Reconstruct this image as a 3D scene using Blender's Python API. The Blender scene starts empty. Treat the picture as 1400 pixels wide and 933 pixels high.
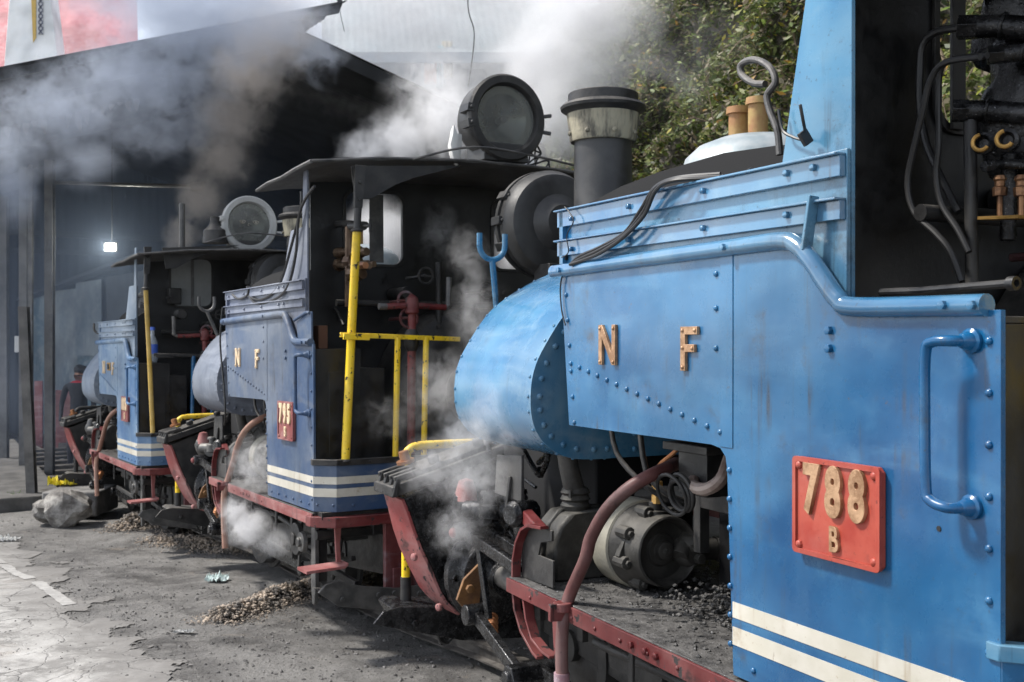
import bpy, bmesh, math, random
from mathutils import Vector as V, Matrix, noise
from mathutils.geometry import tessellate_polygon
random.seed(7)
R = math.radians
sc = bpy.context.scene
COL = sc.collection
# ------------------------------------------------------------------ camera, world, sun, exposure
EYE = V((0, 0, 1.7)); FPX = 1500.0
cd = bpy.data.cameras.new('camera'); cam = bpy.data.objects.new('camera', cd); COL.objects.link(cam)
cam.location = EYE; cam.rotation_euler = (R(90), 0, 0)
cd.sensor_width = 36; cd.lens = 36 * FPX / 1400; cd.clip_start = .05; cd.clip_end = 500
cd.dof.use_dof = True; cd.dof.focus_distance = 3.4; cd.dof.aperture_fstop = 9
sc.camera = cam
SUN_DIR = V((-.72, .12, .92)).normalized()          # towards the sun
el = math.asin(SUN_DIR.z); az = math.atan2(SUN_DIR.x, SUN_DIR.y)
w = bpy.data.worlds.new('World'); sc.world = w; w.use_nodes = True
wn = w.node_tree.nodes; bg = wn['Background']
sky = wn.new('ShaderNodeTexSky'); sky.sky_type = 'NISHITA'; sky.sun_disc = False
sky.sun_elevation = el; sky.sun_rotation = az; sky.air_density = 1.0; sky.dust_density = 3.0; sky.altitude = 2000
hs = wn.new('ShaderNodeHueSaturation'); hs.inputs['Saturation'].default_value = .38; w.node_tree.links.new(sky.outputs[0], hs.inputs['Color']); w.node_tree.links.new(hs.outputs[0], bg.inputs[0]); bg.inputs[1].default_value = .15
sl = bpy.data.lights.new('sun', 'SUN'); sl.energy = 2.9; sl.angle = R(6); sl.color = (1, .955, .89)
so = bpy.data.objects.new('sun', sl); COL.objects.link(so); so.rotation_euler = SUN_DIR.to_track_quat('Z', 'Y').to_euler()
sc.view_settings.view_transform = 'Standard'; sc.view_settings.look = 'None'
sc.view_settings.exposure = .98; sc.view_settings.gamma = 1
sc.render.engine = 'CYCLES'
cy = sc.cycles
cy.use_denoising = True; cy.max_bounces = 7; cy.diffuse_bounces = 3; cy.glossy_bounces = 3
cy.transmission_bounces = 4; cy.volume_bounces = 5; cy.transparent_max_bounces = 12
cy.volume_step_rate = .5; cy.volume_max_steps = 96; cy.sample_clamp_indirect = 4
cy.use_adaptive_sampling = True; cy.adaptive_threshold = .02

# ------------------------------------------------------------------ materials
MATS = {}
def rgba(c): return (c[0], c[1], c[2], 1)
class NT:
    def __init__(s, name):
        s.m = bpy.data.materials.new(name); s.m.use_nodes = True; s.t = s.m.node_tree
        s.b = s.t.nodes['Principled BSDF']; s.out = s.t.nodes['Material Output']
        s.tc = s.n('ShaderNodeTexCoord').outputs['Object']; MATS[name] = s.m
    def n(s, kind, **kw):
        x = s.t.nodes.new(kind)
        for k, v in kw.items(): setattr(x, k, v)
        return x
    def l(s, a, b): s.t.links.new(a, b)
    def setin(s, sock, v):
        if hasattr(v, 'is_output'): s.l(v, sock)
        elif isinstance(v, tuple) and len(v) == 3 and sock.type == 'RGBA': sock.default_value = rgba(v)
        else: sock.default_value = v
    def noise(s, scale=5, detail=4, rough=.55, vec=None, dist=0, stretch=None):
        x = s.n('ShaderNodeTexNoise'); x.inputs['Scale'].default_value = scale
        x.inputs['Detail'].default_value = detail; x.inputs['Roughness'].default_value = rough
        x.inputs['Distortion'].default_value = dist
        v = vec or s.tc
        if stretch:
            mp = s.n('ShaderNodeMapping'); mp.inputs['Scale'].default_value = stretch; s.l(v, mp.inputs[0]); v = mp.outputs[0]
        s.l(v, x.inputs['Vector']); return x.outputs['Fac']
    def ramp(s, f, a, b, va=0.0, vb=1.0):
        x = s.n('ShaderNodeMapRange'); x.interpolation_type = 'SMOOTHSTEP'
        x.inputs[1].default_value = a; x.inputs[2].default_value = b
        x.inputs[3].default_value = va; x.inputs[4].default_value = vb; s.l(f, x.inputs[0]); return x.outputs[0]
    def mix(s, f, a, b, mode='MIX'):
        x = s.n('ShaderNodeMix', data_type='RGBA', blend_type=mode)
        s.setin(x.inputs[0], f); s.setin(x.inputs[6], a); s.setin(x.inputs[7], b); return x.outputs[2]
    def math(s, op, a, b=0.0, clamp=False):
        x = s.n('ShaderNodeMath', operation=op); x.use_clamp = clamp
        s.setin(x.inputs[0], a); s.setin(x.inputs[1], b); return x.outputs[0]
    def bump(s, h, strength=.3, dist=.01):
        x = s.n('ShaderNodeBump'); x.inputs['Strength'].default_value = strength; x.inputs['Distance'].default_value = dist
        s.l(h, x.inputs['Height'])
        if s.b.inputs['Normal'].is_linked: s.l(s.b.inputs['Normal'].links[0].from_socket, x.inputs['Normal'])
        s.l(x.outputs[0], s.b.inputs['Normal'])
    def fin(s, col=None, rough=None, metal=None, spec=None):
        if col is not None: s.setin(s.b.inputs['Base Color'], col)
        if rough is not None: s.setin(s.b.inputs['Roughness'], rough)
        if metal is not None: s.setin(s.b.inputs['Metallic'], metal)
        if spec is not None: s.setin(s.b.inputs['Specular IOR Level'], spec)
        return s.m

def paint(name, a, b, grime=(.05, .045, .04), g=.25, rough=(.25, .5), streak=.25, sc_=2.0, chips=None, pale=(.45, .55, .62), wob=.25, coat=0.0):
    """weathered enamel: two tones, pale vertical wash streaks, dirt patches, sheet-metal waviness"""
    t = NT(name)
    c = t.mix(t.ramp(t.noise(sc_, 4, .6), .35, .65), a, b)
    st = t.noise(9, 4, .6, stretch=(1, 1, .10))
    big = t.noise(1.7, 3, .5)
    f = t.math('MULTIPLY', t.ramp(st, .5, .72, 0, streak), t.ramp(big, .4, .65))
    c = t.mix(f, c, pale)
    blot = t.math('MULTIPLY', t.ramp(t.noise(3.1, 6, .65), .52, .72, 0, streak * 1.4), 1.0)  # pale blotches: faded paint plus the panels' cloudy sheen put into the colour
    c = t.mix(blot, c, pale)
    c = t.mix(t.math('MULTIPLY', t.ramp(t.noise(.9, 5, .6, dist=.8), .42, .68), streak * 1.2), c, pale)  # broader pale clouds, likewise part fading, part painted sheen
    sm = t.math('MULTIPLY', t.ramp(t.noise(4.5, 5, .6, stretch=(.35, 1, 1.7), dist=.5), .50, .72), streak * 1.1)
    c = t.mix(sm, c, pale)
    drip = t.math('MULTIPLY', t.ramp(t.noise(22, 5, .7, stretch=(1, 1, .05)), .53, .72), t.math('MULTIPLY', t.ramp(t.noise(2.3, 4, .6), .45, .62), g * 1.3))
    c = t.mix(drip, c, grime)
    gr = t.math('MULTIPLY', t.ramp(t.noise(5, 8, .72), .55, .75), g)
    c = t.mix(gr, c, grime)
    fine = t.math('MULTIPLY', t.ramp(t.noise(60, 4, .7), .62, .72), g * .9)
    c = t.mix(fine, c, grime)
    rs = t.math('MULTIPLY', t.ramp(t.noise(17, 8, .75, dist=.4), .64, .72), t.ramp(t.noise(1.4, 3), .45, .6, .15, min(1.0, g * 2)))
    c = t.mix(rs, c, (.13, .07, .035))
    tone = t.ramp(t.noise(.65, 3, .5, dist=.5), .35, .65, .72, 1.18); hv = t.n('ShaderNodeHueSaturation'); t.l(tone, hv.inputs['Value']); t.l(c, hv.inputs['Color']); c = hv.outputs[0]
    if chips:
        ch = t.ramp(t.noise(24, 6, .65), .60, .62, 0, 1); c = t.mix(ch, c, chips)
    r = t.ramp(t.noise(7, 6, .7), .3, .75, rough[0], rough[1])
    t.bump(t.noise(2.6, 2, .4), wob, .04); t.bump(t.noise(.9, 2, .4), wob * 1.6, .08)
    t.bump(t.noise(45, 3, .6), .10, .004)
    if coat: t.b.inputs['Coat Weight'].default_value = coat; t.b.inputs['Coat Roughness'].default_value = .12
    return t.fin(c, r, 0.0, .35)

def metal(name, a, b, rough=(.4, .7), met=.3, dust=None, dustamt=.5, scale=8, bump=.3, glints=0):
    t = NT(name)
    c = t.mix(t.ramp(t.noise(scale, 6, .65), .35, .65), a, b)
    r = t.ramp(t.noise(scale * 2, 5, .7), .3, .7, rough[0], rough[1])
    if dust:
        geo = t.n('ShaderNodeNewGeometry'); sp = t.n('ShaderNodeSeparateXYZ'); t.l(geo.outputs['Normal'], sp.inputs[0])
        up = t.ramp(sp.outputs[2], .2, .9)
        d = t.math('MULTIPLY', t.math('MULTIPLY', up, t.ramp(t.noise(14, 6, .7), .3, .7)), dustamt)
        c = t.mix(d, c, dust); r = t.mix(d, r, (.85, .85, .85))
    if glints:
        g = t.ramp(t.noise(130, 3, .7), .66, .70, 0, glints); c = t.mix(g, c, (.55, .56, .58))
    t.bump(t.noise(scale * 5, 5, .65), bump, .006)
    return t.fin(c, r, met, .5)

def flat(name, c, rough=.6, met=0.0, emit=None, var=.25):
    t = NT(name); col = t.mix(t.ramp(t.noise(12, 5, .6), .3, .7, 0, var), c, tuple(x * .55 for x in c))
    t.fin(col, rough, met)
    if emit: t.b.inputs['Emission Color'].default_value = rgba(emit[0]); t.b.inputs['Emission Strength'].default_value = emit[1]
    return t.m

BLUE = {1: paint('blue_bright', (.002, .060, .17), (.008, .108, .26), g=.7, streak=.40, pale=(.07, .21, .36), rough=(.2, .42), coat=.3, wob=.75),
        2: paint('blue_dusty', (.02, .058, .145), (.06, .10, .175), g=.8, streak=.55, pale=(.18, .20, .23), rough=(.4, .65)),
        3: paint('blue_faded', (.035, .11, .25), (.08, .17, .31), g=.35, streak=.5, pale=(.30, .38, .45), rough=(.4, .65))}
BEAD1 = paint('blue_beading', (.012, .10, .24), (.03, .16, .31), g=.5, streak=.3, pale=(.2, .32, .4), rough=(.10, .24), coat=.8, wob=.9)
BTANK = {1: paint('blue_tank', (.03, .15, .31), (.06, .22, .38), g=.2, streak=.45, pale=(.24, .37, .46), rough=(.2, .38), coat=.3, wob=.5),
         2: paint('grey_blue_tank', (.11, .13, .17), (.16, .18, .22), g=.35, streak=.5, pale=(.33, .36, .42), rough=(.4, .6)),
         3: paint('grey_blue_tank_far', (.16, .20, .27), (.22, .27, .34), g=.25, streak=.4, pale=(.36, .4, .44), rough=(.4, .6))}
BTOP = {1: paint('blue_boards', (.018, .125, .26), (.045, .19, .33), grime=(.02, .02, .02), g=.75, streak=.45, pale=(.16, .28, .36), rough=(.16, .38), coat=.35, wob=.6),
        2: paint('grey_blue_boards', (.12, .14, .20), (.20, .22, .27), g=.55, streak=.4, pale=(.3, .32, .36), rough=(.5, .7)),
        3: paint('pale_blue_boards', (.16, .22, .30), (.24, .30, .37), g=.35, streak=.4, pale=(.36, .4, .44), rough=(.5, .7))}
BLACK = metal('soot_black', (.008, .008, .009), (.02, .02, .021), (.3, .6), .1, (.10, .095, .085), .25, 6, .2)
IRON = metal('sooty_iron', (.022, .022, .023), (.05, .048, .046), (.38, .65), .35, (.2, .185, .165), .55, 9, .35)
STEEL = metal('grey_iron', (.07, .07, .07), (.14, .135, .13), (.35, .6), .5, (.3, .28, .25), .5, 9, .3)
OIL = metal('oily_iron', (.012, .012, .013), (.05, .05, .052), (.12, .38), .6, None, 0, 14, .6, .6)
ASH = metal('ash_grit', (.015, .015, .016), (.06, .058, .055), (.25, .8), .1, (.22, .21, .20), .5, 22, 1.0, .8)
LAMPB = metal('lamp_black', (.028, .028, .029), (.05, .05, .05), (.38, .55), .2, (.13, .125, .12), .5, 5, .15)
RED = paint('red_oxide', (.11, .015, .016), (.165, .028, .028), grime=(.018, .014, .014), g=1.2, streak=.25, pale=(.30, .15, .14), rough=(.35, .6), chips=(.03, .028, .028), sc_=6)
REDP = paint('red_plate', (.34, .038, .024), (.43, .075, .048), grime=(.09, .02, .02), g=.9, streak=.15, pale=(.6, .3, .25), rough=(.35, .5), sc_=8, wob=.05)
PINK = paint('faded_red', (.20, .04, .038), (.26, .075, .07), grime=(.045, .035, .035), g=.9, streak=.35, pale=(.5, .35, .33), rough=(.5, .7), sc_=6)
HOSE = paint('hose_red', (.10, .034, .032), (.17, .065, .06), grime=(.03, .025, .025), g=.9, streak=.3, pale=(.24, .17, .16), rough=(.45, .65), sc_=7)
HOSET = paint('hose_tan', (.36, .19, .13), (.30, .15, .11), g=.5, streak=.2, pale=(.4, .3, .25), rough=(.5, .7), sc_=7)
YEL = paint('yellow_enamel', (.85, .55, .015), (.90, .62, .02), grime=(.03, .025, .02), g=.5, streak=.15, pale=(.8, .65, .3), rough=(.3, .5), chips=(.02, .018, .016), sc_=9)
YELD = paint('yellow_dull', (.50, .32, .06), (.56, .38, .10), g=.4, streak=.2, pale=(.5, .42, .25), rough=(.45, .6), sc_=9)
CREAM = paint('stripe_white', (.52, .49, .41), (.60, .57, .50), grime=(.28, .19, .10), g=.75, streak=.0, rough=(.4, .6), sc_=6, wob=.1)
BRASS = metal('painted_brass', (.26, .14, .07), (.50, .31, .18), (.3, .55), .3, None, 0, 26, .3)
TARN = metal('tarnished_brass', (.30, .15, .06), (.38, .27, .10), (.5, .7), .15, None, 0, 9, .3)
BRASSM = metal('worn_brass', (.45, .26, .07), (.55, .34, .12), (.25, .5), .8, None, 0, 12, .2)
COPPER = metal('copper_fitting', (.34, .15, .07), (.45, .22, .11), (.3, .5), .7, None, 0, 14, .3)
CREAML = flat('letter_cream', (.72, .55, .36), .5)
RUBBER = flat('cable_rubber', (.018, .018, .019), .45)
COAL = flat('coal', (.006, .006, .007), .85)
PALEP = metal('pale_drum', (.30, .28, .22), (.20, .19, .16), (.5, .7), .1, None, 0, 8, .3)
WHITEM = paint('lamp_rim_white', (.55, .55, .53), (.45, .45, .44), g=.35, streak=.1, rough=(.4, .6))
ROOFM = metal('cab_roof_grey', (.045, .045, .046), (.09, .088, .085), (.5, .75), .1, (.2, .19, .18), .6, 5, .3)
SILV = metal('dome_silver', (.26, .31, .33), (.36, .39, .40), (.4, .6), .2, None, 0, 7, .15)
RUSTB = metal('rusty_clamp', (.20, .10, .035), (.12, .06, .03), (.5, .8), .2, None, 0, 18, .4)
SIDERED = paint('worn_side_red', (.24, .04, .04), (.30, .08, .075), grime=(.04, .028, .028), g=1.1, streak=.5, pale=(.34, .22, .21), rough=(.4, .6), chips=(.04, .035, .035), sc_=5)
PANE = flat('dusty_pane', (.22, .23, .23), .5)
DUST = metal('dusty_iron', (.026, .025, .023), (.07, .066, .06), (.45, .7), .3, (.16, .15, .13), .5, 9, .35)
WHEELM = paint('dull_red_wheel', (.09, .02, .02), (.14, .04, .035), g=.6, streak=.2, rough=(.5, .7), sc_=8)
def glass():
    t = NT('lamp_glass'); tr = t.n('ShaderNodeBsdfTransparent'); tr.inputs[0].default_value = (.75, .77, .74, 1); t.fin((.19, .195, .185), .18, 0, .6)
    mx = t.n('ShaderNodeMixShader'); t.l(t.ramp(t.noise(5, 4, .6), .3, .7, .38, .6), mx.inputs[0]); t.l(tr.outputs[0], mx.inputs[1]); t.l(t.b.outputs[0], mx.inputs[2]); t.l(mx.outputs[0], t.out.inputs[0]); return t.m
GLASS = glass(); BOWL = metal('dull_reflector', (.30, .31, .29), (.20, .21, .19), (.18, .3), .9, None, 0, 3, .05)
def chim():
    t = NT('chimney_crown'); c = t.mix(t.ramp(t.noise(6, 5, .7, stretch=(1, 1, .25)), .42, .62), (.035, .033, .03), (.32, .29, .21))
    t.bump(t.noise(30, 5), .5, .01); return t.fin(c, .7, 0.0)
CROWN = chim()

# ------------------------------------------------------------------ mesh helpers
def cat(pts, k=6, closed=False):
    P = [V(p) for p in pts]; n = len(P)
    if n < 3: return P
    out = []
    for i in range(n - 1):
        a, b, c, d = P[max(i - 1, 0)], P[i], P[i + 1], P[min(i + 2, n - 1)]
        for j in range(k):
            t = j / k
            out.append(.5 * ((2 * b) + (c - a) * t + (2 * a - 5 * b + 4 * c - d) * t * t + (3 * b - a - 3 * c + d) * t ** 3))
    out.append(P[-1]); return out
class MB:
    def __init__(s): s.v = []; s.f = []
    def add(s, vs, fs):
        o = len(s.v); s.v += [tuple(x) for x in vs]; s.f += [tuple(i + o for i in f) for f in fs]; return s
    def box(s, a, b):
        x0, y0, z0 = a; x1, y1, z1 = b
        return s.add([(x0, y0, z0), (x1, y0, z0), (x1, y1, z0), (x0, y1, z0), (x0, y0, z1), (x1, y0, z1), (x1, y1, z1), (x0, y1, z1)],
                     [(0, 3, 2, 1), (4, 5, 6, 7), (0, 1, 5, 4), (1, 2, 6, 5), (2, 3, 7, 6), (3, 0, 4, 7)])
    def bar(s, p0, p1, wd, th, up=(0, 0, 1)):
        p0, p1 = V(p0), V(p1); d = (p1 - p0).normalized(); side = d.cross(V(up)).normalized(); u = side.cross(d).normalized()
        vs = []
        for p in (p0, p1):
            for a, b in ((-1, -1), (1, -1), (1, 1), (-1, 1)): vs.append(p + side * a * wd / 2 + u * b * th / 2)
        return s.add(vs, [(0, 1, 2, 3), (7, 6, 5, 4), (0, 4, 5, 1), (1, 5, 6, 2), (2, 6, 7, 3), (3, 7, 4, 0)])
    def tube(s, pts, r, n=10, caps=True, smooth=0):
        P = cat(pts, smooth) if smooth else [V(p) for p in pts]
        rs = r if isinstance(r, (list, tuple)) else [r] * len(P)
        if len(rs) != len(P): rs = [rs[min(int(i / (len(P) - 1) * (len(rs) - 1) + .5), len(rs) - 1)] for i in range(len(P))]
        T = [(P[min(i + 1, len(P) - 1)] - P[max(i - 1, 0)]).normalized() for i in range(len(P))]
        ref = V((0, 0, 1)) if abs(T[0].z) < .9 else V((1, 0, 0))
        nrm = T[0].cross(ref).normalized(); vs = []
        for i, p in enumerate(P):
            nrm = (nrm - T[i] * nrm.dot(T[i])).normalized(); bn = T[i].cross(nrm)
            for k in range(n):
                a = 2 * math.pi * k / n; vs.append(p + (nrm * math.cos(a) + bn * math.sin(a)) * rs[i])
        fs = [(i * n + k, i * n + (k + 1) % n, (i + 1) * n + (k + 1) % n, (i + 1) * n + k) for i in range(len(P) - 1) for k in range(n)]
        if caps: fs += [tuple(range(n))[::-1], tuple((len(P) - 1) * n + k for k in range(n))]
        return s.add(vs, fs)
    def cyl(s, p0, p1, r0, r1=None, n=16): return s.tube([p0, p1], [r0, r0 if r1 is None else r1], n)
    def lathe(s, o, ax, prof, n=32, cap=True):
        """prof: (distance along axis, radius)"""
        o, ax = V(o), V(ax).normalized(); a = ax.cross(V((0, 0, 1)) if abs(ax.z) < .9 else V((1, 0, 0))).normalized(); b = ax.cross(a); vs = []
        for h, r in prof:
            for k in range(n):
                t = 2 * math.pi * k / n; vs.append(o + ax * h + (a * math.cos(t) + b * math.sin(t)) * max(r, 1e-4))
        m = len(prof)
        fs = [(i * n + k, i * n + (k + 1) % n, (i + 1) * n + (k + 1) % n, (i + 1) * n + k) for i in range(m - 1) for k in range(n)]
        if cap: fs += [tuple(range(n))[::-1], tuple((m - 1) * n + k for k in range(n))]
        return s.add(vs, fs)
    def dome(s, c, d, r, n=8):
        d = V(d).normalized(); return s.lathe(V(c), d, [(0, r), (r * .45, r * .88), (r * .75, r * .5), (r * .85, r * .05)], n)
    def bolt(s, c, d, r=.012, h=.01): return s.lathe(V(c), d, [(0, r), (h, r), (h * 1.05, r * .85)], 6)
    def prism(s, loops, axis, a, b):
        """loops: outline (and holes) as 2D points in the plane normal to axis; a..b extent along it"""
        if not isinstance(loops[0][0], (tuple, list)): loops = [loops]
        def p3(p, h): return {'x': (h, p[0], p[1]), 'y': (p[0], h, p[1]), 'z': (p[0], p[1], h)}[axis]
        tri = tessellate_polygon([[V((p[0], p[1], 0)) for p in lp] for lp in loops])
        fl = [p for lp in loops for p in lp]; n = len(fl)
        fs = [tuple(t) for t in tri] + [tuple(i + n for i in t)[::-1] for t in tri]; o = 0
        for lp in loops:
            m = len(lp); fs += [(o + i, o + (i + 1) % m, o + n + (i + 1) % m, o + n + i) for i in range(m)]; o += m
        return s.add([p3(p, a) for p in fl] + [p3(p, b) for p in fl], fs)
    def torus(s, c, ax, R_, r, n=28, m=8, a0=0, a1=2 * math.pi):
        c, ax = V(c), V(ax).normalized(); a = ax.cross(V((0, 0, 1)) if abs(ax.z) < .9 else V((1, 0, 0))).normalized(); b = ax.cross(a)
        full = abs(a1 - a0 - 2 * math.pi) < 1e-6
        pts = [c + (a * math.cos(a0 + (a1 - a0) * i / n) + b * math.sin(a0 + (a1 - a0) * i / n)) * R_ for i in range(n + 1)]
        return s.tube(pts, r, m, not full)
    def blob(s, c, r, k=1, amp=.3, sd=0, sq=(1, 1, 1)):
        bm = bmesh.new(); bmesh.ops.create_icosphere(bm, subdivisions=k, radius=1)
        c = V(c); vs = []
        for v in bm.verts:
            f = 1 + amp * noise.noise(v.co * 1.3 + V((sd * 3.1, sd * 1.7, sd))) * 1.6 + amp * .3 * noise.noise(v.co * 4 + V((sd, 0, 0)))
            vs.append(c + V((v.co.x * sq[0], v.co.y * sq[1], v.co.z * sq[2])) * r * f)
        fs = [tuple(v.index for v in f.verts) for f in bm.faces]; bm.free(); return s.add(vs, fs)
    def build(s, name, mat, parent=None, bev=0.0, smooth=35, flip=None, label=None):
        if flip is None: flip = parent is not None and root_of(parent).get('_flip', 0)
        me = bpy.data.meshes.new(name)
        me.from_pydata([(-x, y, z) for x, y, z in s.v] if flip else s.v, [], s.f); me.validate()
        bm = bmesh.new(); bm.from_mesh(me)
        if len(bm.faces) < 60000: bmesh.ops.recalc_face_normals(bm, faces=bm.faces)
        bm.to_mesh(me); bm.free()
        if smooth: me.shade_smooth() if hasattr(me, 'shade_smooth') else None; me.set_sharp_from_angle(angle=R(smooth))
        me.materials.append(mat if not isinstance(mat, str) else MATS[mat])
        o = bpy.data.objects.new(name, me); COL.objects.link(o)
        if parent: o.parent = parent
        if bev:
            m = o.modifiers.new('bevel', 'BEVEL'); m.width = bev; m.segments = 2; m.limit_method = 'ANGLE'; m.angle_limit = R(40); m.harden_normals = False
        if label: o['label'] = label
        return o
def root_of(o):
    while o.parent: o = o.parent
    return o
def tag(o, label=None, cat_=None, group=None, kind=None):
    if label: o['label'] = label
    if cat_: o['category'] = cat_
    if group: o['group'] = group
    if kind: o['kind'] = kind
    return o
def empty(name, label, cat_, loc=(0, 0, 0), group=None):
    o = bpy.data.objects.new(name, None); COL.objects.link(o); o.location = loc; o.empty_display_size = .2
    return tag(o, label, cat_, group)
def rrect(x0, z0, x1, z1, r, n=5):
    out = []
    for cx, cz, a in ((x1 - r, z1 - r, 0), (x0 + r, z1 - r, 90), (x0 + r, z0 + r, 180), (x1 - r, z0 + r, 270)):
        for i in range(n + 1): t = R(a + 90 * i / n); out.append((cx + r * math.cos(t), cz + r * math.sin(t)))
    return out
def text(name, s, size, mat, parent, loc, sx=1.0, ext=.006, bold=0.0, rot=(R(90), 0, 0)):
    """raised lettering as a mesh, centred on loc (loc in x-forward coordinates), reading from outside the near side"""
    cu = bpy.data.curves.new(name, 'FONT'); cu.body = s; cu.size = size; cu.extrude = ext; cu.offset = bold; cu.align_x = 'CENTER'; cu.align_y = 'CENTER'
    cu.bevel_depth = .0012
    tmp = bpy.data.objects.new(name, cu); COL.objects.link(tmp); bpy.context.view_layer.update()
    me = bpy.data.meshes.new_from_object(tmp.evaluated_get(bpy.context.evaluated_depsgraph_get())); bpy.data.objects.remove(tmp)
    M = Matrix.Translation((-loc[0], loc[1], loc[2])) @ Matrix.Rotation(rot[0], 4, 'X') @ Matrix.Diagonal((sx, 1, 1, 1))
    me.transform(M); me.materials.clear(); me.materials.append(mat); me.name = name
    o = bpy.data.objects.new(name, me); COL.objects.link(o); o.parent = parent; return o

# ------------------------------------------------------------------ frames (a survey of the site: each engine's own axes)
class Frame:
    def __init__(s, vp, px, Y, z0):
        u = V(((vp[0] - 700) / FPX, 1, (466.5 - vp[1]) / FPX)).normalized(); v = u.cross(V((0, 0, 1))).normalized(); s.ax = (u, v, v.cross(u))
        s.O = V(((px - 700) / FPX * Y, Y, z0))
        s.M = Matrix((-u, v, s.ax[2])).transposed().to_4x4(); s.M.translation = s.O
    def W(s, p): return s.O + s.ax[0] * p[0] + s.ax[1] * p[1] + s.ax[2] * p[2]
F1 = Frame((-10, 466), 1368, 2.172, 0); F2 = Frame((-160, 490), 430, 6.29, -.08); F3 = Frame((-200, 486), 188, 10.03, -.24)
W2 = 2.46; WC = 1.23      # overall width and centre line of an engine

def gz(x, y):              # ground height: the yard drops gently away
    P = [(-50, -.035), (4, -.035), (6.3, -.115), (8.5, -.19), (10.5, -.275), (14, -.33), (30, -.55), (500, -.55)]
    for (a, b), (c, d) in zip(P, P[1:]):
        if y <= c: return b + (d - b) * (y - a) / (c - a)
    return -.55
def ground_at(px, py, dz=0):
    d = V(((px - 700) / FPX, 1, (466.5 - py) / FPX)); z = -.1
    for _ in range(12): t = (z + dz - 1.7) / d.z; z = gz(0, t)
    p = EYE + d * t; return V((p.x, p.y, z))

# ================================================================== GROUND
def sooty():
    t = NT('sooty_ground')
    n1 = t.noise(.9, 6, .6); n2 = t.noise(5, 8, .7); n3 = t.noise(45, 5, .75)
    c = t.mix(t.ramp(n1, .38, .62), (.125, .12, .115), (.25, .242, .232))
    c = t.mix(t.ramp(n2, .4, .68, 0, .75), c, (.32, .31, .295))
    c = t.mix(t.ramp(n3, .56, .66, 0, .85), c, (.035, .033, .032)); c = t.mix(t.ramp(t.noise(1.7, 5, .7), .56, .68, 0, .6), c, (.06, .057, .055)); c = t.mix(t.ramp(t.noise(2.6, 6, .7, dist=.6), .60, .70, 0, .5), c, (.30, .25, .20))
    c = t.mix(t.ramp(t.noise(80, 2, .6), .66, .72, 0, .6), c, (.42, .40, .37))
    r = t.ramp(n2, .35, .65, .55, .95)
    t.bump(n2, .8, .09); t.bump(n3, .9, .02); t.bump(t.noise(22, 6, .7), .8, .03); t.bump(t.noise(160, 3, .7), .5, .004)
    return t.fin(c, r, 0.0, .4)
def asphalt():
    t = NT('worn_asphalt')
    n2 = t.noise(2.2, 7, .7)
    vo = t.n('ShaderNodeTexVoronoi', feature='DISTANCE_TO_EDGE'); vo.inputs['Scale'].default_value = 3.2
    dn = t.n('ShaderNodeTexNoise'); dn.inputs['Scale'].default_value = 2.5; dn.inputs['Detail'].default_value = 5; t.l(t.tc, dn.inputs[0])
    mv = t.n('ShaderNodeVectorMath', operation='MULTIPLY_ADD'); t.l(dn.outputs['Color'], mv.inputs[0]); mv.inputs[1].default_value = (.55, .55, 0); t.l(t.tc, mv.inputs[2]); t.l(mv.outputs[0], vo.inputs['Vector'])
    vo2 = t.n('ShaderNodeTexVoronoi', feature='DISTANCE_TO_EDGE'); vo2.inputs['Scale'].default_value = 8.5; t.l(mv.outputs[0], vo2.inputs['Vector'])
    cr = t.math('MAXIMUM', t.ramp(vo.outputs[0], .004, .03, 1, 0), t.math('MULTIPLY', t.ramp(vo2.outputs[0], .01, .04, .6, 0), t.ramp(t.noise(1.7, 5), .52, .62)))
    c = t.mix(t.ramp(n2, .35, .7), (.36, .35, .335), (.50, .49, .47))
    c = t.mix(t.ramp(t.noise(70, 4, .7), .55, .7, 0, .35), c, (.2, .19, .18))
    c = t.mix(t.ramp(t.noise(1.3, 5, .7), .52, .68, 0, .6), c, (.25, .22, .19))
    c = t.mix(t.math('MULTIPLY', cr, t.ramp(t.noise(1.5, 5, .7), .42, .6)), c, (.12, .115, .11)); c = t.mix(t.ramp(t.noise(2.4, 9, .78), .47, .60, 0, .85), c, (.20, .193, .184)); wa = t.n('ShaderNodeAttribute', attribute_name='wear'); c = t.mix(t.ramp(t.math('ADD', wa.outputs['Fac'], t.math('MULTIPLY', t.noise(4.5, 8, .75), -1.3)), -.75, .35, .93, 0), c, (.17, .163, .155))
    t.bump(t.math('SUBTRACT', 1.0, cr), .6, .012); t.bump(t.noise(90, 4, .7), .4, .004)
    return t.fin(c, .85, 0.0, .3)
GROUNDM, ROADM = sooty(), asphalt()
def hgt(x, y):
    n = noise.fractal(V((x * .8, y * .8, 3.3)), .9, 2.1, 4) * .035 + noise.noise(V((x * 5, y * 5, 1.1))) * .008
    return gz(x, y) + n - .02
m = MB(); xs = [-120, -60, -30, -16, -12]; x = -10.0
while x < 3: xs.append(x); x += .07
xs += [4, 6, 9, 14, 30, 60, 120]; ys = [-40, -10, 0, 2, 3.5]; y = 4.6
while y < 15: ys.append(y); y += .07
ys += [16, 18, 21, 25, 30, 40, 60, 120, 300]
nx = len(xs); vs = [(a, b, hgt(a, b)) for b in ys for a in xs]
m.add(vs, [(j * nx + i, j * nx + i + 1, (j + 1) * nx + i + 1, (j + 1) * nx + i) for j in range(len(ys) - 1) for i in range(nx - 1)])
tag(m.build('ground', GROUNDM, smooth=60), kind='structure')
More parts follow.
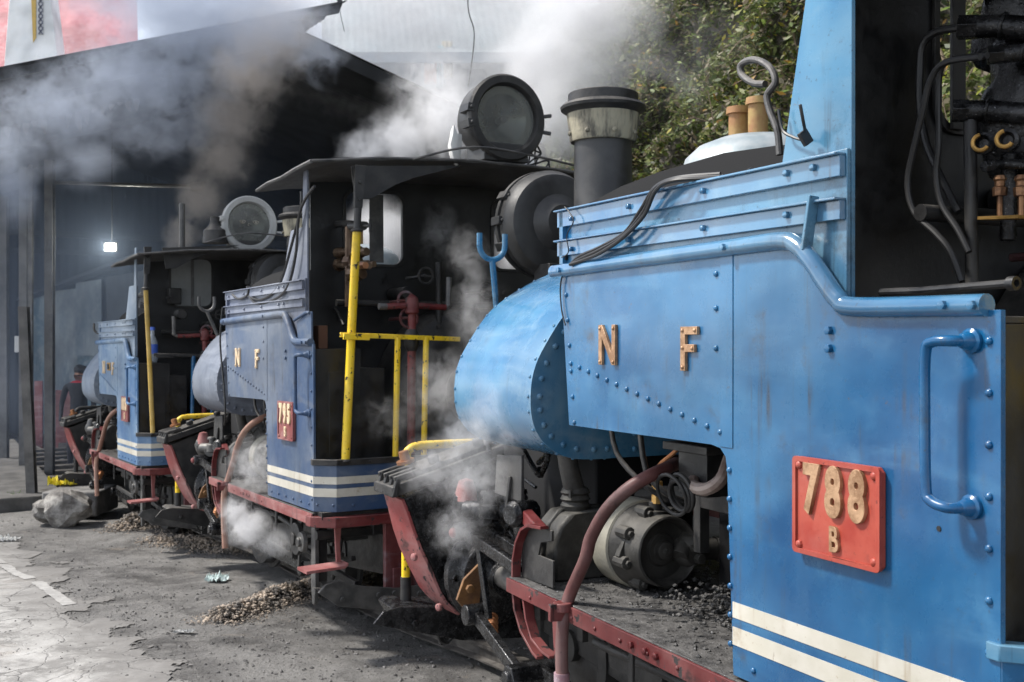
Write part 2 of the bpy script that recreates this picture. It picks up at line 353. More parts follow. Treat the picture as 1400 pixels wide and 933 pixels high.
# road: broken edge asphalt at the left
edge = [ground_at(*p) for p in ((-60, 700), (0, 738), (52, 760), (95, 795), (112, 832), (165, 855), (190, 880), (228, 905), (250, 933), (262, 960))]
edge = sorted([(p.y, p.x) for p in edge])
def xb(y):
    if y <= edge[0][0]: return edge[0][1] + (edge[0][0] - y) * .45
    for (a, b), (c, d) in zip(edge, edge[1:]):
        if y <= c: return b + (d - b) * (y - a) / (c - a)
    return edge[-1][1] - (y - edge[-1][0]) * .5
m = MB(); st = .022; idx = {}; vs = []; fs = []
def vid(i, j, x, y):
    k = (i, j)
    if k not in idx: idx[k] = len(vs); vs.append((x, y, hgt(x, y) + .007))
    return idx[k]
for j in range(int((13 - 3.2) / st)):
    y = 3.2 + j * st; b = xb(y)
    for i in range(int((3.2) / st)):
        x = math.floor((b + .5) / st) * st - i * st
        d = b - x + noise.fractal(V((x * 2.2, y * 2.2, 9)), .8, 2.1, 7) * .30
        if d > 0.02:
            ii = round(x / st)
            fs.append((vid(ii, j, x, y), vid(ii + 1, j, x + st, y), vid(ii + 1, j + 1, x + st, y + st), vid(ii, j + 1, x, y + st)))
m.add(vs, fs)
m.add([(-30, 3.2, -.03), (-6, 3.2, -.03), (-9, 14, -.33), (-30, 14, -.33)], [(0, 1, 2, 3)])
o = m.build('road', ROADM, smooth=60); tag(o, kind='structure')
at = o.data.attributes.new('wear', 'FLOAT', 'POINT')
for i, v in enumerate(o.data.vertices): at.data[i].value = xb(v.co.y) - v.co.x
# faded white line on the road
LINEM = NT('faded_line'); LINEM.fin(LINEM.mix(LINEM.ramp(LINEM.noise(14, 7, .75), .44, .56), (.30, .292, .28), (.385, .375, .36)), .8)
m = MB(); A = ground_at(-70, 722); B = ground_at(95, 826); n = 70
for k in range(n):
    p = A.lerp(B, k / n); q = A.lerp(B, (k + 1) / n); s = V((B.y - A.y, A.x - B.x, 0)).normalized() * (.045 + .02 * noise.noise(V((k * .5, 0, 5))))
    if noise.noise(V((k * .25, 0, 5))) > .22: continue
    m.add([(v.x, v.y, hgt(v.x, v.y) + .012) for v in (p - s, p + s, q + s, q - s)], [(0, 1, 2, 3)])
tag(m.build('road_marking', LINEM.m), kind='structure')

# loose stones
STONE = NT('loose_stone'); ng = STONE.n('ShaderNodeObjectInfo'); geo = STONE.n('ShaderNodeNewGeometry')
STONE.fin(STONE.mix(STONE.ramp(STONE.noise(11, 2, .5), .38, .62), (.15, .135, .12), (.44, .36, .285)), .9)
DARKST = NT('dark_pebble'); DARKST.fin(DARKST.mix(DARKST.ramp(DARKST.noise(9, 2), .4, .65), (.05, .048, .046), (.22, .21, .20)), .85)
ICO = [(0, 0, 1), (.9, 0, .3), (.28, .85, .35), (-.72, .52, .3), (-.72, -.52, .28), (.28, -.85, .33), (.6, .5, -.5), (-.3, .8, -.5), (-.8, 0, -.5), (-.3, -.8, -.5), (.6, -.5, -.5)]
ICF = [(0, 1, 2), (0, 2, 3), (0, 3, 4), (0, 4, 5), (0, 5, 1), (1, 6, 2), (2, 6, 7), (2, 7, 3), (3, 7, 8), (3, 8, 4), (4, 8, 9), (4, 9, 5), (5, 9, 10), (5, 10, 1), (1, 10, 6)]
def stone(m, p, r):
    a = random.random() * 6.28; ca, sa = math.cos(a), math.sin(a); sx, sy, sz = (random.uniform(.6, 1.3) for _ in range(3)); sz *= .75
    m.add([(p[0] + (x * sx * ca - y * sy * sa) * r * random.uniform(.8, 1.2), p[1] + (x * sx * sa + y * sy * ca) * r * random.uniform(.8, 1.2), p[2] + z * sz * r) for x, y, z in ICO], ICF)
def heap(name, pts, n, rad, hh, rmin, rmax, mat):
    m = MB()
    for _ in range(n):
        i = random.random() * (len(pts) - 1); k = int(i); c = pts[k].lerp(pts[min(k + 1, len(pts) - 1)], i - k)
        g = abs(random.gauss(0, .5)); a = random.random() * 6.28; x = c.x + math.cos(a) * g * rad; y = c.y + math.sin(a) * g * rad
        stone(m, (x, y, hgt(x, y) + hh * math.exp(-g * g * 3) * random.random()), random.uniform(rmin, rmax) * (1.3 - min(g, 1)) if g < 1 else rmin)
    o = m.build(name, mat, smooth=0); return tag(o, kind='stuff')
G = ground_at
heap('gravel', [G(175, 722), G(215, 716), G(262, 726)], 5200, .40, .16, .006, .026, STONE.m)
heap('gravel', [G(225, 738), G(270, 742), G(320, 752)], 3600, .42, .05, .005, .020, STONE.m)
heap('gravel', [G(300, 848), G(370, 825), G(430, 806), G(490, 793)], 7000, .30, .10, .004, .018, STONE.m)
heap('gravel', [G(480, 800), G(505, 780)], 2200, .28, .25, .008, .024, STONE.m)
m = MB()
for _ in range(9000):
    x, y = random.uniform(-7, 1.6), random.uniform(5, 14)
    if random.random() < .5: x, y = random.uniform(-3.5, 1), random.uniform(5.2, 8.5)
    stone(m, (x, y, hgt(x, y) + .002), random.choice((.003, .004, .004, .006, .011)) * random.uniform(.7, 1.3))
tag(m.build('pebbles', DARKST.m, smooth=0), kind='stuff')

# rock, litter, bag, grass
ROCKM = NT('rock_face'); ROCKM.bump(ROCKM.noise(14, 8, .7), .8, .03)
ROCKM.fin(ROCKM.mix(ROCKM.ramp(ROCKM.noise(7, 8, .7), .4, .65), (.13, .12, .11), (.40, .38, .35)), .9)
p = G(84, 716); m = MB(); m.blob((0, 0, .15), .29, 3, .34, 3.3, (1.15, .75, .68)); o = m.build('rock', ROCKM.m, smooth=25); o.location = p
tag(o, 'big rough grey rock lying beside the road edge', 'rock')
def crumple(name, px, py, size, mat, label, cat_, h=.05, sd=1):
    c = G(px, py); m = MB(); n = 22; vs = []
    for j in range(n):
        for i in range(n):
            a = (i / (n - 1) - .5) * size[0]; b = (j / (n - 1) - .5) * size[1]
            rag = 1 + .25 * noise.noise(V((i * .4, j * .4, sd)))
            vs.append((a * rag, b * rag, .012 + h * abs(noise.noise(V((a * 9 / max(size) , b * 9 / max(size), sd * 7))) + .6 * noise.noise(V((a * 16, b * 16, sd)))) * 1.2))
    m.add(vs, [(j * n + i, j * n + i + 1, (j + 1) * n + i + 1, (j + 1) * n + i) for j in range(n - 1) for i in range(n - 1)])
    o = m.build(name, mat, smooth=0); o.location = (c.x, c.y, hgt(c.x, c.y)); s = o.modifiers.new('solid', 'SOLIDIFY'); s.thickness = .002
    return tag(o, label, cat_)
crumple('crumpled_paper', 297, 793, (.16, .14), flat('litter_white', (.62, .72, .70), .7), 'crumpled pale green paper scrap on the sooty ground', 'litter', .06, 2)
crumple('torn_paper', 10, 738, (.22, .16), flat('litter_grey', (.5, .5, .48), .7), 'torn whitish paper at the far road edge', 'litter', .05, 3)
crumple('flat_litter', 252, 865, (.12, .05), flat('litter_slate', (.35, .35, .34), .7), 'flat grey scrap on the ground next to the broken road edge', 'litter', .02, 4)
GRASSM = NT('grass_blade'); GRASSM.fin(GRASSM.mix(GRASSM.noise(20, 2), (.06, .20, .02), (.16, .34, .05)), .6)
c = G(22, 693); m = MB()
for _ in range(420):
    a = random.random() * 6.28; r = random.random() ** .6 * .17; x, y = c.x + math.cos(a) * r * 1.2, c.y + math.sin(a) * r; z = hgt(x, y)
    h = random.uniform(.06, .24) * (1.1 - r * 3); d = V((random.uniform(-.08, .08), random.uniform(-.08, .08), 0)); wv = V((math.cos(a + 1.2), math.sin(a + 1.2), 0)) * .006
    b = V((x, y, z)); t1 = b + V((0, 0, h * .6)) + d * .4; t2 = b + V((0, 0, h)) + d
    m.add([b - wv, b + wv, t1 + wv * .7, t1 - wv * .7, t2], [(0, 1, 2, 3), (3, 2, 4)])
tag(m.build('grass', GRASSM.m, smooth=0), kind='stuff')

# concrete block / low platform under the shed posts
CONC = NT('stained_concrete'); CONC.bump(CONC.noise(20, 6, .7), .5, .01)
CONC.fin(CONC.mix(CONC.ramp(CONC.noise(3, 7, .7), .35, .65), (.10, .098, .095), (.24, .23, .22)), .9)
DARKC = metal('dark_concrete', (.05, .048, .046), (.11, .105, .10), (.7, .9), 0, None, 0, 4, .4)
def world_bar(m, a, b, wd, z0, z1):
    a, b = V((a[0], a[1], 0)), V((b[0], b[1], 0)); d = (b - a).normalized(); s = V((d.y, -d.x, 0)) * wd / 2
    vs = [v + V((0, 0, z)) for z in (z0, z1) for v in (a - s, a + s, b + s, b - s)]
    m.add(vs, [(0, 3, 2, 1), (4, 5, 6, 7), (0, 1, 5, 4), (1, 2, 6, 5), (2, 3, 7, 6), (3, 0, 4, 7)])
m = MB(); a = G(70, 705); m.box((a.x - .05, a.y - .15, -.3), (a.x + .58, a.y + .55, -.02))
o = m.build('concrete_block', CONC.m, bev=.02); tag(o, 'low concrete footing block behind the grey rock', 'block')
m = MB(); world_bar(m, (-6.0, 13.0), (-10.0, 20.5), 1.3, -.5, -.16)
o = m.build('platform_slab', DARKC, bev=.02); tag(o, 'low dark concrete platform edge under the row of steel posts', 'platform')
o = crumple('plastic_bag', 62, 668, (.3, .22), flat('yellow_plastic', (.75, .62, .03), .35), 'crumpled bright yellow plastic bag lying on the platform by the posts', 'bag', .12, 5)
a = G(70, 700); o.location = (a.x + .1, a.y + .12, -.02); o.scale = (1, 1, 1)

# rails (one continuous curved line under all three engines)
RAILM = metal('rail_steel', (.06, .055, .052), (.12, .11, .10), (.3, .6), .6, (.16, .15, .14), .5, 9, .3)
def rail(y, label, lift=0):
    pts = [F1.W((-6, y, 0)), F1.W((-1, y, 0)), F1.W((3.2, y, 0)), F2.W((.6, y, 0)), F2.W((3.4, y, 0)), F3.W((.8, y, .1)), F3.W((4, y, .1)), F3.W((9, y, .05)), F3.W((20, y, .05))]
    P = cat(pts, 8); m = MB(); prof = [(-.028, 0), (.028, 0), (.028, -.02), (.009, -.03), (.009, -.075), (.04, -.085), (.04, -.095), (-.04, -.095), (-.04, -.085), (-.009, -.075), (-.009, -.03), (-.028, -.02)]
    vs = []; n = len(prof)
    for i, p in enumerate(P):
        d = (P[min(i + 1, len(P) - 1)] - P[max(i - 1, 0)]).normalized(); s = V((d.y, -d.x, 0)).normalized()
        vs += [p + s * a + V((0, 0, b + lift)) for a, b in prof]
    fs = [(i * n + k, i * n + (k + 1) % n, (i + 1) * n + (k + 1) % n, (i + 1) * n + k) for i in range(len(P) - 1) for k in range(n)]
    m.add(vs, fs); return tag(m.build('rail', RAILM), label, 'rail')
rail(.73, 'nearer worn steel rail of the track under the three engines', .04); rail(1.73, 'farther worn steel rail of the track under the three engines', .04)
# raised pit beams and sleepers beside the farthest engine
def beam(name, f, x0, x1, y, z0, z1, wd, label, mat=RAILM):
    m = MB(); a, b = f.W((x0, y, z0)), f.W((x1, y, z0))
    m.bar((a.x, a.y, a.z + (z1 - z0) / 2), (b.x, b.y, b.z + (z1 - z0) / 2), wd, z1 - z0)
    return tag(m.build(name, mat, bev=.006), label, 'beam')
BEAMM = metal('dark_timber', (.035, .032, .030), (.085, .08, .074), (.6, .85), .05, (.17, .16, .15), .4, 6, .5)
def pbeam(p, q, wd, hh, lift, label):
    a, b = G(*p), G(*q); m = MB(); m.bar((a.x, a.y, a.z + lift + hh / 2), (b.x, b.y, b.z + lift + hh / 2), wd, hh); return tag(m.build('beam', BEAMM, bev=.012), label, 'beam')
pbeam((204, 704), (20, 566), .16, .17, -.03, 'long heavy beam running from the grey rock into the shed, nearest of the three')
pbeam((186, 672), (30, 560), .13, .16, .10, 'middle dark beam on the track edge under the farthest engine')
pbeam((142, 622), (16, 545), .14, .15, .12, 'highest and farthest dark beam left of the last engine')
for k in range(9):
    x = 4.4 + k * .8; m = MB(); a, b = F3.W((x, -.25, .07)), F3.W((x, 2.1, .07)); m.bar(a, b, .18, .12)
    tag(m.build('sleeper', RAILM, bev=.01), None, None); o = bpy.context.scene.objects[-1] if False else None
for o in [o for o in COL.objects if o.name.startswith('sleeper')]:
    tag(o, 'dark wooden sleeper across the track ahead of the farthest engine', 'sleeper', 'sleepers ahead of the farthest engine')

# ================================================================== ENGINES
def S(f, px, py, y):
    """survey point: where the sight line through a photo point meets the plane y=const of an engine's own axes"""
    d = V(((px - 700) / FPX, 1, (466.5 - py) / FPX)); t = (y + (f.O - EYE).dot(f.ax[1])) / d.dot(f.ax[1]); q = EYE + d * t - f.O
    return V((q.dot(f.ax[0]), y, q.dot(f.ax[2])))
def SX(f, px, py, x):
    d = V(((px - 700) / FPX, 1, (466.5 - py) / FPX)); t = (x + (f.O - EYE).dot(f.ax[0])) / d.dot(f.ax[0]); q = EYE + d * t - f.O
    return V((x, q.dot(f.ax[1]), q.dot(f.ax[2])))
def ribbon(m, pts, y0, y1, th):
    P = [V((p[0], p[1])) for p in pts]; out = []; inn = []
    for i, p in enumerate(P):
        d = (P[min(i + 1, len(P) - 1)] - P[max(i - 1, 0)]).normalized(); n = V((-d.y, d.x)); out.append(p + n * th / 2); inn.append(p - n * th / 2)
    return m.prism([tuple(q) for q in out + inn[::-1]], 'y', y0, y1)
def arc(cx, cz, r, a0, a1, n=10): return [(cx + r * math.cos(R(a0 + (a1 - a0) * i / n)), cz + r * math.sin(R(a0 + (a1 - a0) * i / n))) for i in range(n + 1)]
TANK = [(.42, 1.25), (.22, 1.25), (.12, 1.275), (.045, 1.33), (.005, 1.41), (0, 1.52), (.02, 1.61), (.07, 1.70), (.15, 1.81), (.24, 1.885), (.38, 1.965), (.55, 2.03), (.85, 2.10), (WC, 2.13)]
TANKF = [tuple(p) for p in cat([(a, b, 0) for a, b in TANK], 4)]; TANKF = [(p[0], p[1]) for p in TANKF]
TANKL = TANKF + [(2 * WC - a, b) for a, b in TANKF[::-1][1:]]

def rz(t): return 2.80 + .085 * (1 - (2 * t - 1) ** 2)
def headlight(root, c, r, face, rim, body, eyes=False, base=True, name='headlight', prof=None):
    """c centre of the front rim; face = -1 looks to the rear (towards x-), +1 forward"""
    c = V(c); ax = V((face, 0, 0)); h = MB()
    h.lathe(c, -ax, prof or [(0, r * .98), (.05, r), (.16, r * 1.0), (.20, r * .95), (.27, r * .82), (.31, r * .60), (.325, r * .58), (.33, r * .3), (.33, 0)], 48, False)
    hd = h.build(name, body, root, 0, 30)
    m = MB(); m.lathe(c - ax * .02, ax, [(0, r * 1.0), (0, r * 1.07), (.028, r * 1.08), (.045, r * 1.03), (.045, r * .86), (.02, r * .80), (.0, r * .80)], 48, False); m.build('rim', rim, hd)
    m = MB(); m.lathe(c - ax * .012, ax, [(0, r * .82), (.003, r * .82), (.003, 0)], 40, False); m.build('glass', GLASS, hd)
    m = MB(); m.lathe(c - ax * .015, -ax, [(0, r * .82), (.01, r * .80), (.012, r * .62), (.045, r * .48), (.085, r * .25), (.10, r * .06), (.10, 0)], 40, False); m.build('reflector', BOWL, hd)
    m = MB(); m.lathe(c - ax * .115, ax, [(0, .022), (.05, .022), (.07, .028), (.09, .022), (.10, 0)], 16); m.build('bulb', STEEL, hd)
    for a in ((150, 178, 205) if face > 0 else (172, 192)):
        m = MB(); t = R(a); p = c + V((0, math.cos(t), math.sin(t))) * r * 1.05 - ax * .03
        m.bar(p - ax * .05, p + ax * .06, .05, .045, (0, math.cos(t), math.sin(t))); m.cyl(p - ax * .07, p + ax * .08, .011, None, 8)
        m.build('clamp', rim if rim is WHITEM else body, hd, .002)
    for a in (8, -12):
        m = MB(); t = R(a); p = c + V((0, math.cos(t), math.sin(t))) * r * 1.08; m.bar(p - ax * .03, p + V((0, math.cos(t), math.sin(t))) * .06, .03, .02)
        m.build('latch', rim if rim is WHITEM else body, hd, .002)
    if base: m = MB(); m.box((min(c.x, c.x - face * .24), c.y - r * .62, c.z - r * .99 - .02), (max(c.x, c.x - face * .24), c.y + r * .62, c.z - r * .62)); m.build('mount', body, hd, .006)
    if eyes:
        m = MB(); e = c - ax * .004
        for s in (-1, 1):
            e = c - ax * .004; up = [e + V((0, s * (.035 + .06 * t), .028 + .022 * math.sin(t * 3.1) * .35)) for t in [i / 8 for i in range(9)]]
            lo = [e + V((0, s * (.035 + .06 * t), .028 - .024 * math.sin(t * 3.14))) for t in [i / 8 for i in range(9)]]
            m.tube(up, .0028, 5); m.tube(lo, .0028, 5); m.dome(e + V((0, s * .065, .02)), ax, .009)
        m.tube([e + V((0, .012 * math.cos(a), -.004 + .012 * math.sin(a))) for a in [i * .6 for i in range(9)]], .0022, 5)
        m.build('painted_eyes', CREAM, hd)
    return hd

def engine(k, f, label, sp):
    root = empty('steam_locomotive', label, 'locomotive'); root['_flip'] = 1; root.matrix_world = f.M
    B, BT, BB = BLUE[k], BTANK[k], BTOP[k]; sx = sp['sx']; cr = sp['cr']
    rv = lambda m, x, z, y=0, r=.0095: m.dome((x, y, z), (0, -1, 0), r, 8)
    # ---- side sheets
    prof = [(0, .80), (0, 1.762), (.40 + sx, 1.765), (.45 + sx, 1.785), (.50 + sx, 1.83), (.545 + sx, 1.88), (.595 + sx, 1.925), (.665 + sx, 1.937), (1.862, 1.937), (1.80, 1.408), (.97, 1.412), (.925, 1.405), (.903, 1.385), (.896, 1.35), (.868, .80)]
    m = MB(); m.prism(prof, 'y', 0, .014)
    for i in range(9): rv(m, .028, 1.70 - i * .104)
    for i in range(6): rv(m, 1.80 - .012 * i + .02, 1.86 - i * .088)
    for z in (1.885, 1.79, 1.68): rv(m, .945, z)
    for i in range(7): rv(m, .884 - .001 * i, 1.35 - i * .078)
    n = 15
    for i in range(n): t = i / (n - 1); rv(m, 1.785 - .86 * t, 1.622 - .172 * t)
    for z in (1.725, 1.682): m.bolt((.49, 0, z), (0, -1, 0), .011, .011)
    for i in range(6): rv(m, .78 - i * .14, .835)
    m.box((.868, -.0025, 1.41), (.925, 0, 1.93))                       # lap of the two plates
    m.build('side_sheet', B, root, .0022)
    m = MB(); m.prism(prof, 'y', W2 - .014, W2); m.build('side_sheet', B, root)
    # rolled beading along the top edge
    P = [(1.885, 1.945), (1.36, 1.95), (.876, 1.952), (.664 + sx, 1.952), (.60 + sx, 1.935), (.548 + sx, 1.892), (.502 + sx, 1.842), (.455 + sx, 1.797), (.392 + sx, 1.778), (.03, 1.772)]
    m = MB(); m.tube([(a, -.004, b) for a, b in P], .0235, 14, True, 5)
    for x, z in ((1.82, 1.945), (.875, 1.952), (.12, 1.774), (.045, 1.772)): m.bolt((x, -.024, z), (0, -1, 0), .010, .012)
    m.lathe((1.885, -.004, 1.945), (1, 0, 0), [(0, .024), (.02, .024), (.022, .015)], 12)
    m.build('beading', BEAD1 if k == 1 else B, root)
    # stripes
    for z0, z1 in ((.959, 1.001), (.886, .934)):
        m = MB(); m.prism([(0.002, z0), (.8685, z0 - .003), (.8685, z1 - .003), (.002, z1)], 'y', -.002, 0)
        m.prism([(-.002, -.0005), (-.102, .0995), (-.102, W2 - .1), (-.10, W2 - .1), (-.10, .1005), (0, .0005)], 'z', z0, z1)
        m.build('stripe', CREAM, root)
    # ---- coal bunker boards above the tank sides
    m = MB(); m.prism([(cr, 1.80), (cr, 2.158), (1.90, 2.165), (1.90, 1.94), (1.0, 1.93), (.55 + sx, 1.80)], 'y', .030, .042)
    m.prism([(1.895, 1.93), (1.895, 2.16), (1.87, 2.16), (1.87, 1.93)], 'y', .012, .03)
    m.build('bunker_side', BB, root, .002)
    m = MB(); m.box((1.888, .042, 1.93), (1.9, W2 - .05, 2.15)); m.build('bunker_end', BB, root)
    m = MB(); m.prism([(cr, 1.80), (cr, 2.158), (1.90, 2.165), (1.90, 1.94)], 'y', W2 - .042, W2 - .03); m.build('bunker_side', BB, root)
    for j, (za, zb, hh) in enumerate(((2.142, 2.152, .050), (2.035, 2.046, .046))):
        m = MB(); xa, xb = cr + .005, 1.912
        m.prism([(xa, za - hh), (xa, za), (xb, zb + .004), (xb, zb - hh)], 'y', .012, .030)
        m.prism([(xa, za), (xa, za + .006), (xb, zb + .010), (xb, zb + .004)], 'y', -.004, .034)
        for x in (1.80, 1.42, 1.02, .66, .56): m.bolt((x, .012, za - hh * .45 + .004), (0, -1, 0), .0095, .010)
        m.build('angle_strip', BEAD1 if k == 1 else BB, root, .0025)
    if k == 1:
        m = MB(); m.bar(S(f, 1112, 268, .0), S(f, 1102, 343, -.01), .03, .010, (1, 0, 0)); m.build('brace', BB, root, .002)
    m = MB(); random.seed(k)
    m.box((.735, .045, 1.85), (1.88, W2 - .045, 2.10)); m.build('bunker_floor', COAL, root)
    m = MB()
    for _ in range(260): stone(m, (random.uniform(.78, 1.8), random.uniform(.10, 2.3), 2.10 + random.random() * .05), random.uniform(.02, .055))
    for _ in range(50): stone(m, (random.uniform(.75, 1.2), random.uniform(.04, .09), 2.155 + random.random() * .006), random.uniform(.005, .014))
    tag(m.build('coal', COAL, root, 0, 0), kind='stuff')
    m = MB()                                                            # curved black apron sloping up behind the boards
    rise = [(2.30, 2.205), (2.19, 2.238), (1.95, 2.272), (1.7, 2.290), (1.318, 2.298), (1.058, 2.280), (.80, 2.25)]
    m.prism(rise + [(.80, 2.10), (2.30, 2.10)], 'y', .30, .315); m.build('apron', COAL, root)
    # ---- cab front side sheet (slanting pillar)
    m = MB()
    if k == 1: m.prism([(cr, 1.80), (cr, 2.80), (.575, 2.80), (.722, 2.15), (.722, 1.93)], 'y', .044, .056)
    else: m.prism([(cr, 1.80), (cr, 2.82), (cr + .06, 2.82), (cr + .09, 2.47), (cr + .30, 2.47), (.72, 2.12), (.72, 1.93)], 'y', .044, .056)
    m.build('pillar_sheet', BB, root, .002)
    # ---- cab bulkhead with its two spectacle openings
    nt_ = .24; wy = .58 if k == 1 else .48
    m = MB(); m.prism([[(.05, .80), (W2 - .05, .80), (W2 - .05, 2.82), (WC, 2.94), (nt_, 2.82), (nt_, 2.25), (.05, 2.10)], rrect(wy, 2.30, .88, 2.77, .07), rrect(W2 - .88, 2.30, W2 - .48, 2.77, .07)], 'x', .715, .73)
    m.build('bulkhead', BLACK, root)
    for y0 in (.46, W2 - .90):
        o_ = wy - .48 if y0 < 1 else 0; m = MB(); m.prism([rrect(y0 + o_, 2.28, y0 + .44, 2.79, .08), rrect(y0 + .02 + o_, 2.30, y0 + .42, 2.77, .07)], 'x', .70, .714); wf = m.build('window_frame', IRON, root, .002)
        if k == 1 and y0 < 1: m = MB(); m.bar((.69, .635, 2.29), (.69, .635, 2.78), .05, .012, (1, 0, 0)); m.build('shutter', IRON, wf, .002)
        if k > 1: m = MB(); m.bar((.70, y0 + .23, 2.31), (.70, y0 + .23, 2.76), .10 if k == 2 else .03, .008, (1, 0, 0)); m.build('shutter', STEEL, wf, .002)
    if k == 3:
        for y0 in (.48, W2 - .88): m = MB(); m.prism(rrect(y0, 2.30, y0 + .40, 2.77, .07), 'x', .706, .712); m.build('window_pane', PANE, root)
    # inner side: black lining of the far wall and near pillar
    m = MB(); m.box((.0, W2 - .05, .80), (.70, W2 - .03, 2.0)); m.build('lining', BLACK, root); m = MB(); m.prism([(cr + .01, 1.74), (cr + .01, 2.79), (.56, 2.79), (.705, 2.15), (.705, 1.74)] if k == 1 else [(cr + .01, 1.74), (cr + .01, 2.46), (cr + .28, 2.46), (.705, 2.12), (.705, 1.74)], 'y', .058, .064); m.build('lining', BLACK, root)
    m = MB(); m.prism([(cr, 1.8), (cr, 2.8), (.72, 2.8), (.72, 1.8)], 'y', W2 - .06, W2 - .045); m.build('pillar_sheet', BLACK, root)
    # ---- roof: cambered sheet with a lip
    m = MB(); x0, x1 = -.07 + sp.get('roofx', 0), .98; n = 12; top = []

    vs = []
    for i in range(n + 1):
        t = i / n; y = -.03 + (W2 + .06) * t
        for x, dz in ((x0, 0), (x1, -.03)):
            sag = .006 * math.sin(i * 2.3 + x * 5) + sp.get('rdz', 0)
            vs += [(x, y, rz(t) + dz + sag), (x, y, rz(t) + dz + sag + .012)]
    fs = []
    for i in range(n):
        a = i * 4; b = a + 4; fs += [(a, b, b + 2, a + 2), (a + 1, a + 3, b + 3, b + 1), (a, a + 1, b + 1, b), (a + 2, b + 2, b + 3, a + 3)]
    fs += [(0, 2, 3, 1), (n * 4, n * 4 + 1, n * 4 + 3, n * 4 + 2)]; m.add(vs, fs)
    rf = m.build('roof', ROOFM, root, 0, 30)
    dz = sp.get('rdz', 0); m = MB(); m.tube([(x0, -.03 + (W2 + .06) * i / n, rz(i / n) + .006 + dz + .003 * math.sin(i * 4)) for i in range(n + 1)], .010, 6); m.build('roof_edge', STEEL, rf); m = MB(); m.tube([(x0, -.03, rz(0) + .004 + dz), (x0 + (x1 - x0) * .25, -.036, rz(0) - .004 + dz), (x0 + (x1 - x0) * .5, -.033, rz(0) - .016 + dz), (x0 + (x1 - x0) * .75, -.037, rz(0) - .014 + dz), (x1, -.03, rz(0) - .026 + dz)], .012, 6)
    m.build('roof_edge', STEEL, rf)
    m = MB(); m.prism([(.0, 2.78), (.55, 2.62), (.0, 2.62)] if False else [(.22, 2.80), (.95, 2.86), (.62, 2.76), (.50, 2.71), (.40, 2.65), (.34, 2.615), (.25, 2.61)], 'x', -.045, -.03)
    m.build('gusset', IRON, root)
    # ---- rear platform
    m = MB(); m.prism([(0, 0), (-.10, .10), (-.10, W2 - .10), (0, W2), (.012, W2 - .01), (-.086, W2 - .106), (-.086, .106), (.012, .01)], 'z', .80, 1.085)
    for y in (.2, .45, .9, 1.4, 2.0): m.dome((-.10, y, .835), (-1, 0, 0), .010)
    for t in (.15, .85): m.dome((-.1 * t, .1 * t, .84), (-1, -1, 0), .009)
    m.build('rear_panel', B, root, .003)
    m = MB(); m.prism([(.03, -.008), (-.004, -.010), (-.115, .098), (-.115, W2 - .098), (0, W2 + .01), (.03, W2), (-.075, W2 - .12), (-.075, .12), (.035, .012)], 'z', 1.066, 1.10)
    for y in (.16, .3, .5, .75, 1.1, 1.6): m.dome((-.115, y, 1.083), (-1, 0, 0), .008)
    m.build('rim', IRON if k != 1 else BB, root, .003)
    m = MB(); m.box((-.08, .02, .76), (.715, W2 - .02, .80)); m.build('floor', IRON, root)
    m = MB(); m.prism([(.06, -.03), (-.02, -.03), (-.14, .08), (-.14, W2 - .08), (0, W2 + .03), (.06, W2 + .03)], 'z', .715, .775); m.build('buffer_beam', RED, root, .004)
    # tool locker and boiler backhead inside the cab
    m = MB(); m.box((.02, .024, .80), (.62, .30, 1.735)); m.box((.04, .30, .80), (.60, .46, 1.62)); m.box((.016, .10, .9), (.02, .26, 1.6)); m.build('locker', BLACK, root, .004)
    m = MB(); m.lathe((.70, WC, 1.45), (-1, 0, 0), [(0, .56), (.26, .56), (.30, .54), (.33, .48), (.33, .2), (.34, .2), (.35, .12), (.36, 0)], 40, False)
    for i in range(18): a = i * math.pi / 9; m.bolt((.375, WC + .50 * math.cos(a), 1.45 + .50 * math.sin(a)), (-1, 0, 0), .016, .014)
    m.box((.45, .6, .8), (.7, 1.86, 1.4)); bh = m.build('backhead', IRON, root, .004)
    for (y, z, r) in ((.72, 2.04, .055), (.86, 2.20, .05), (1.3, 2.12, .05), (.74, 1.93, .06)):
        m = MB(); m.torus((.30, y, z), (-1, 0, 0), r, .009, 20, 6); m.cyl((.30, y, z), (.6, y, z), .012, None, 8); m.bar((.30, y - r, z), (.30, y + r, z), .01, .01); m.build('valve_wheel', WHEELM if y < .8 else IRON, bh)
    m = MB(); m.cyl((.55, .35, 2.03), (.55, 1.9, 2.03), .022); m.cyl((.45, .8, 2.10), (.7, .8, 2.10), .04); m.cyl((.4, 1.0, 1.9), (.4, 1.0, 2.3), .02); m.build('steam_manifold', IRON, root)
    # ---- poles and railing at the rear
    PY, RM, QY = sp['pole'], sp['rail'], sp['post']
    m = MB(); pt = .238 if k < 3 else .06; m.tube([(-.085, .16 - (k == 3) * .04, 1.08), (-.085, .20 - (k == 3) * .11, 1.8), (-.085, pt, 2.42)], .025 if k < 3 else .021, 14); m.build('pole', PY, root)
    ps = pt - .238; m = MB(); m.tube([(-.085, pt, 2.40), (-.085, pt + .008, 2.55)], .022, 10); m.prism([(.222 + ps, 2.55), (.268 + ps, 2.55), (.29 + ps, 2.80), (.225 + ps, 2.80)], 'x', -.10, -.07); m.torus((-.085, pt, 2.42), (0, 0, 1), .028, .010, 14, 6)
    m.bolt((-.10, .25 + ps, 2.60), (-1, 0, 0), .012); m.bolt((-.10, .252 + ps, 2.70), (-1, 0, 0), .012); m.build('pole_bracket', IRON, root, .002); m = MB(); m.torus((-.085, .16, 1.09), (0, 0, 1), .03, .012, 14, 6); m.build('pole_foot', IRON, root)
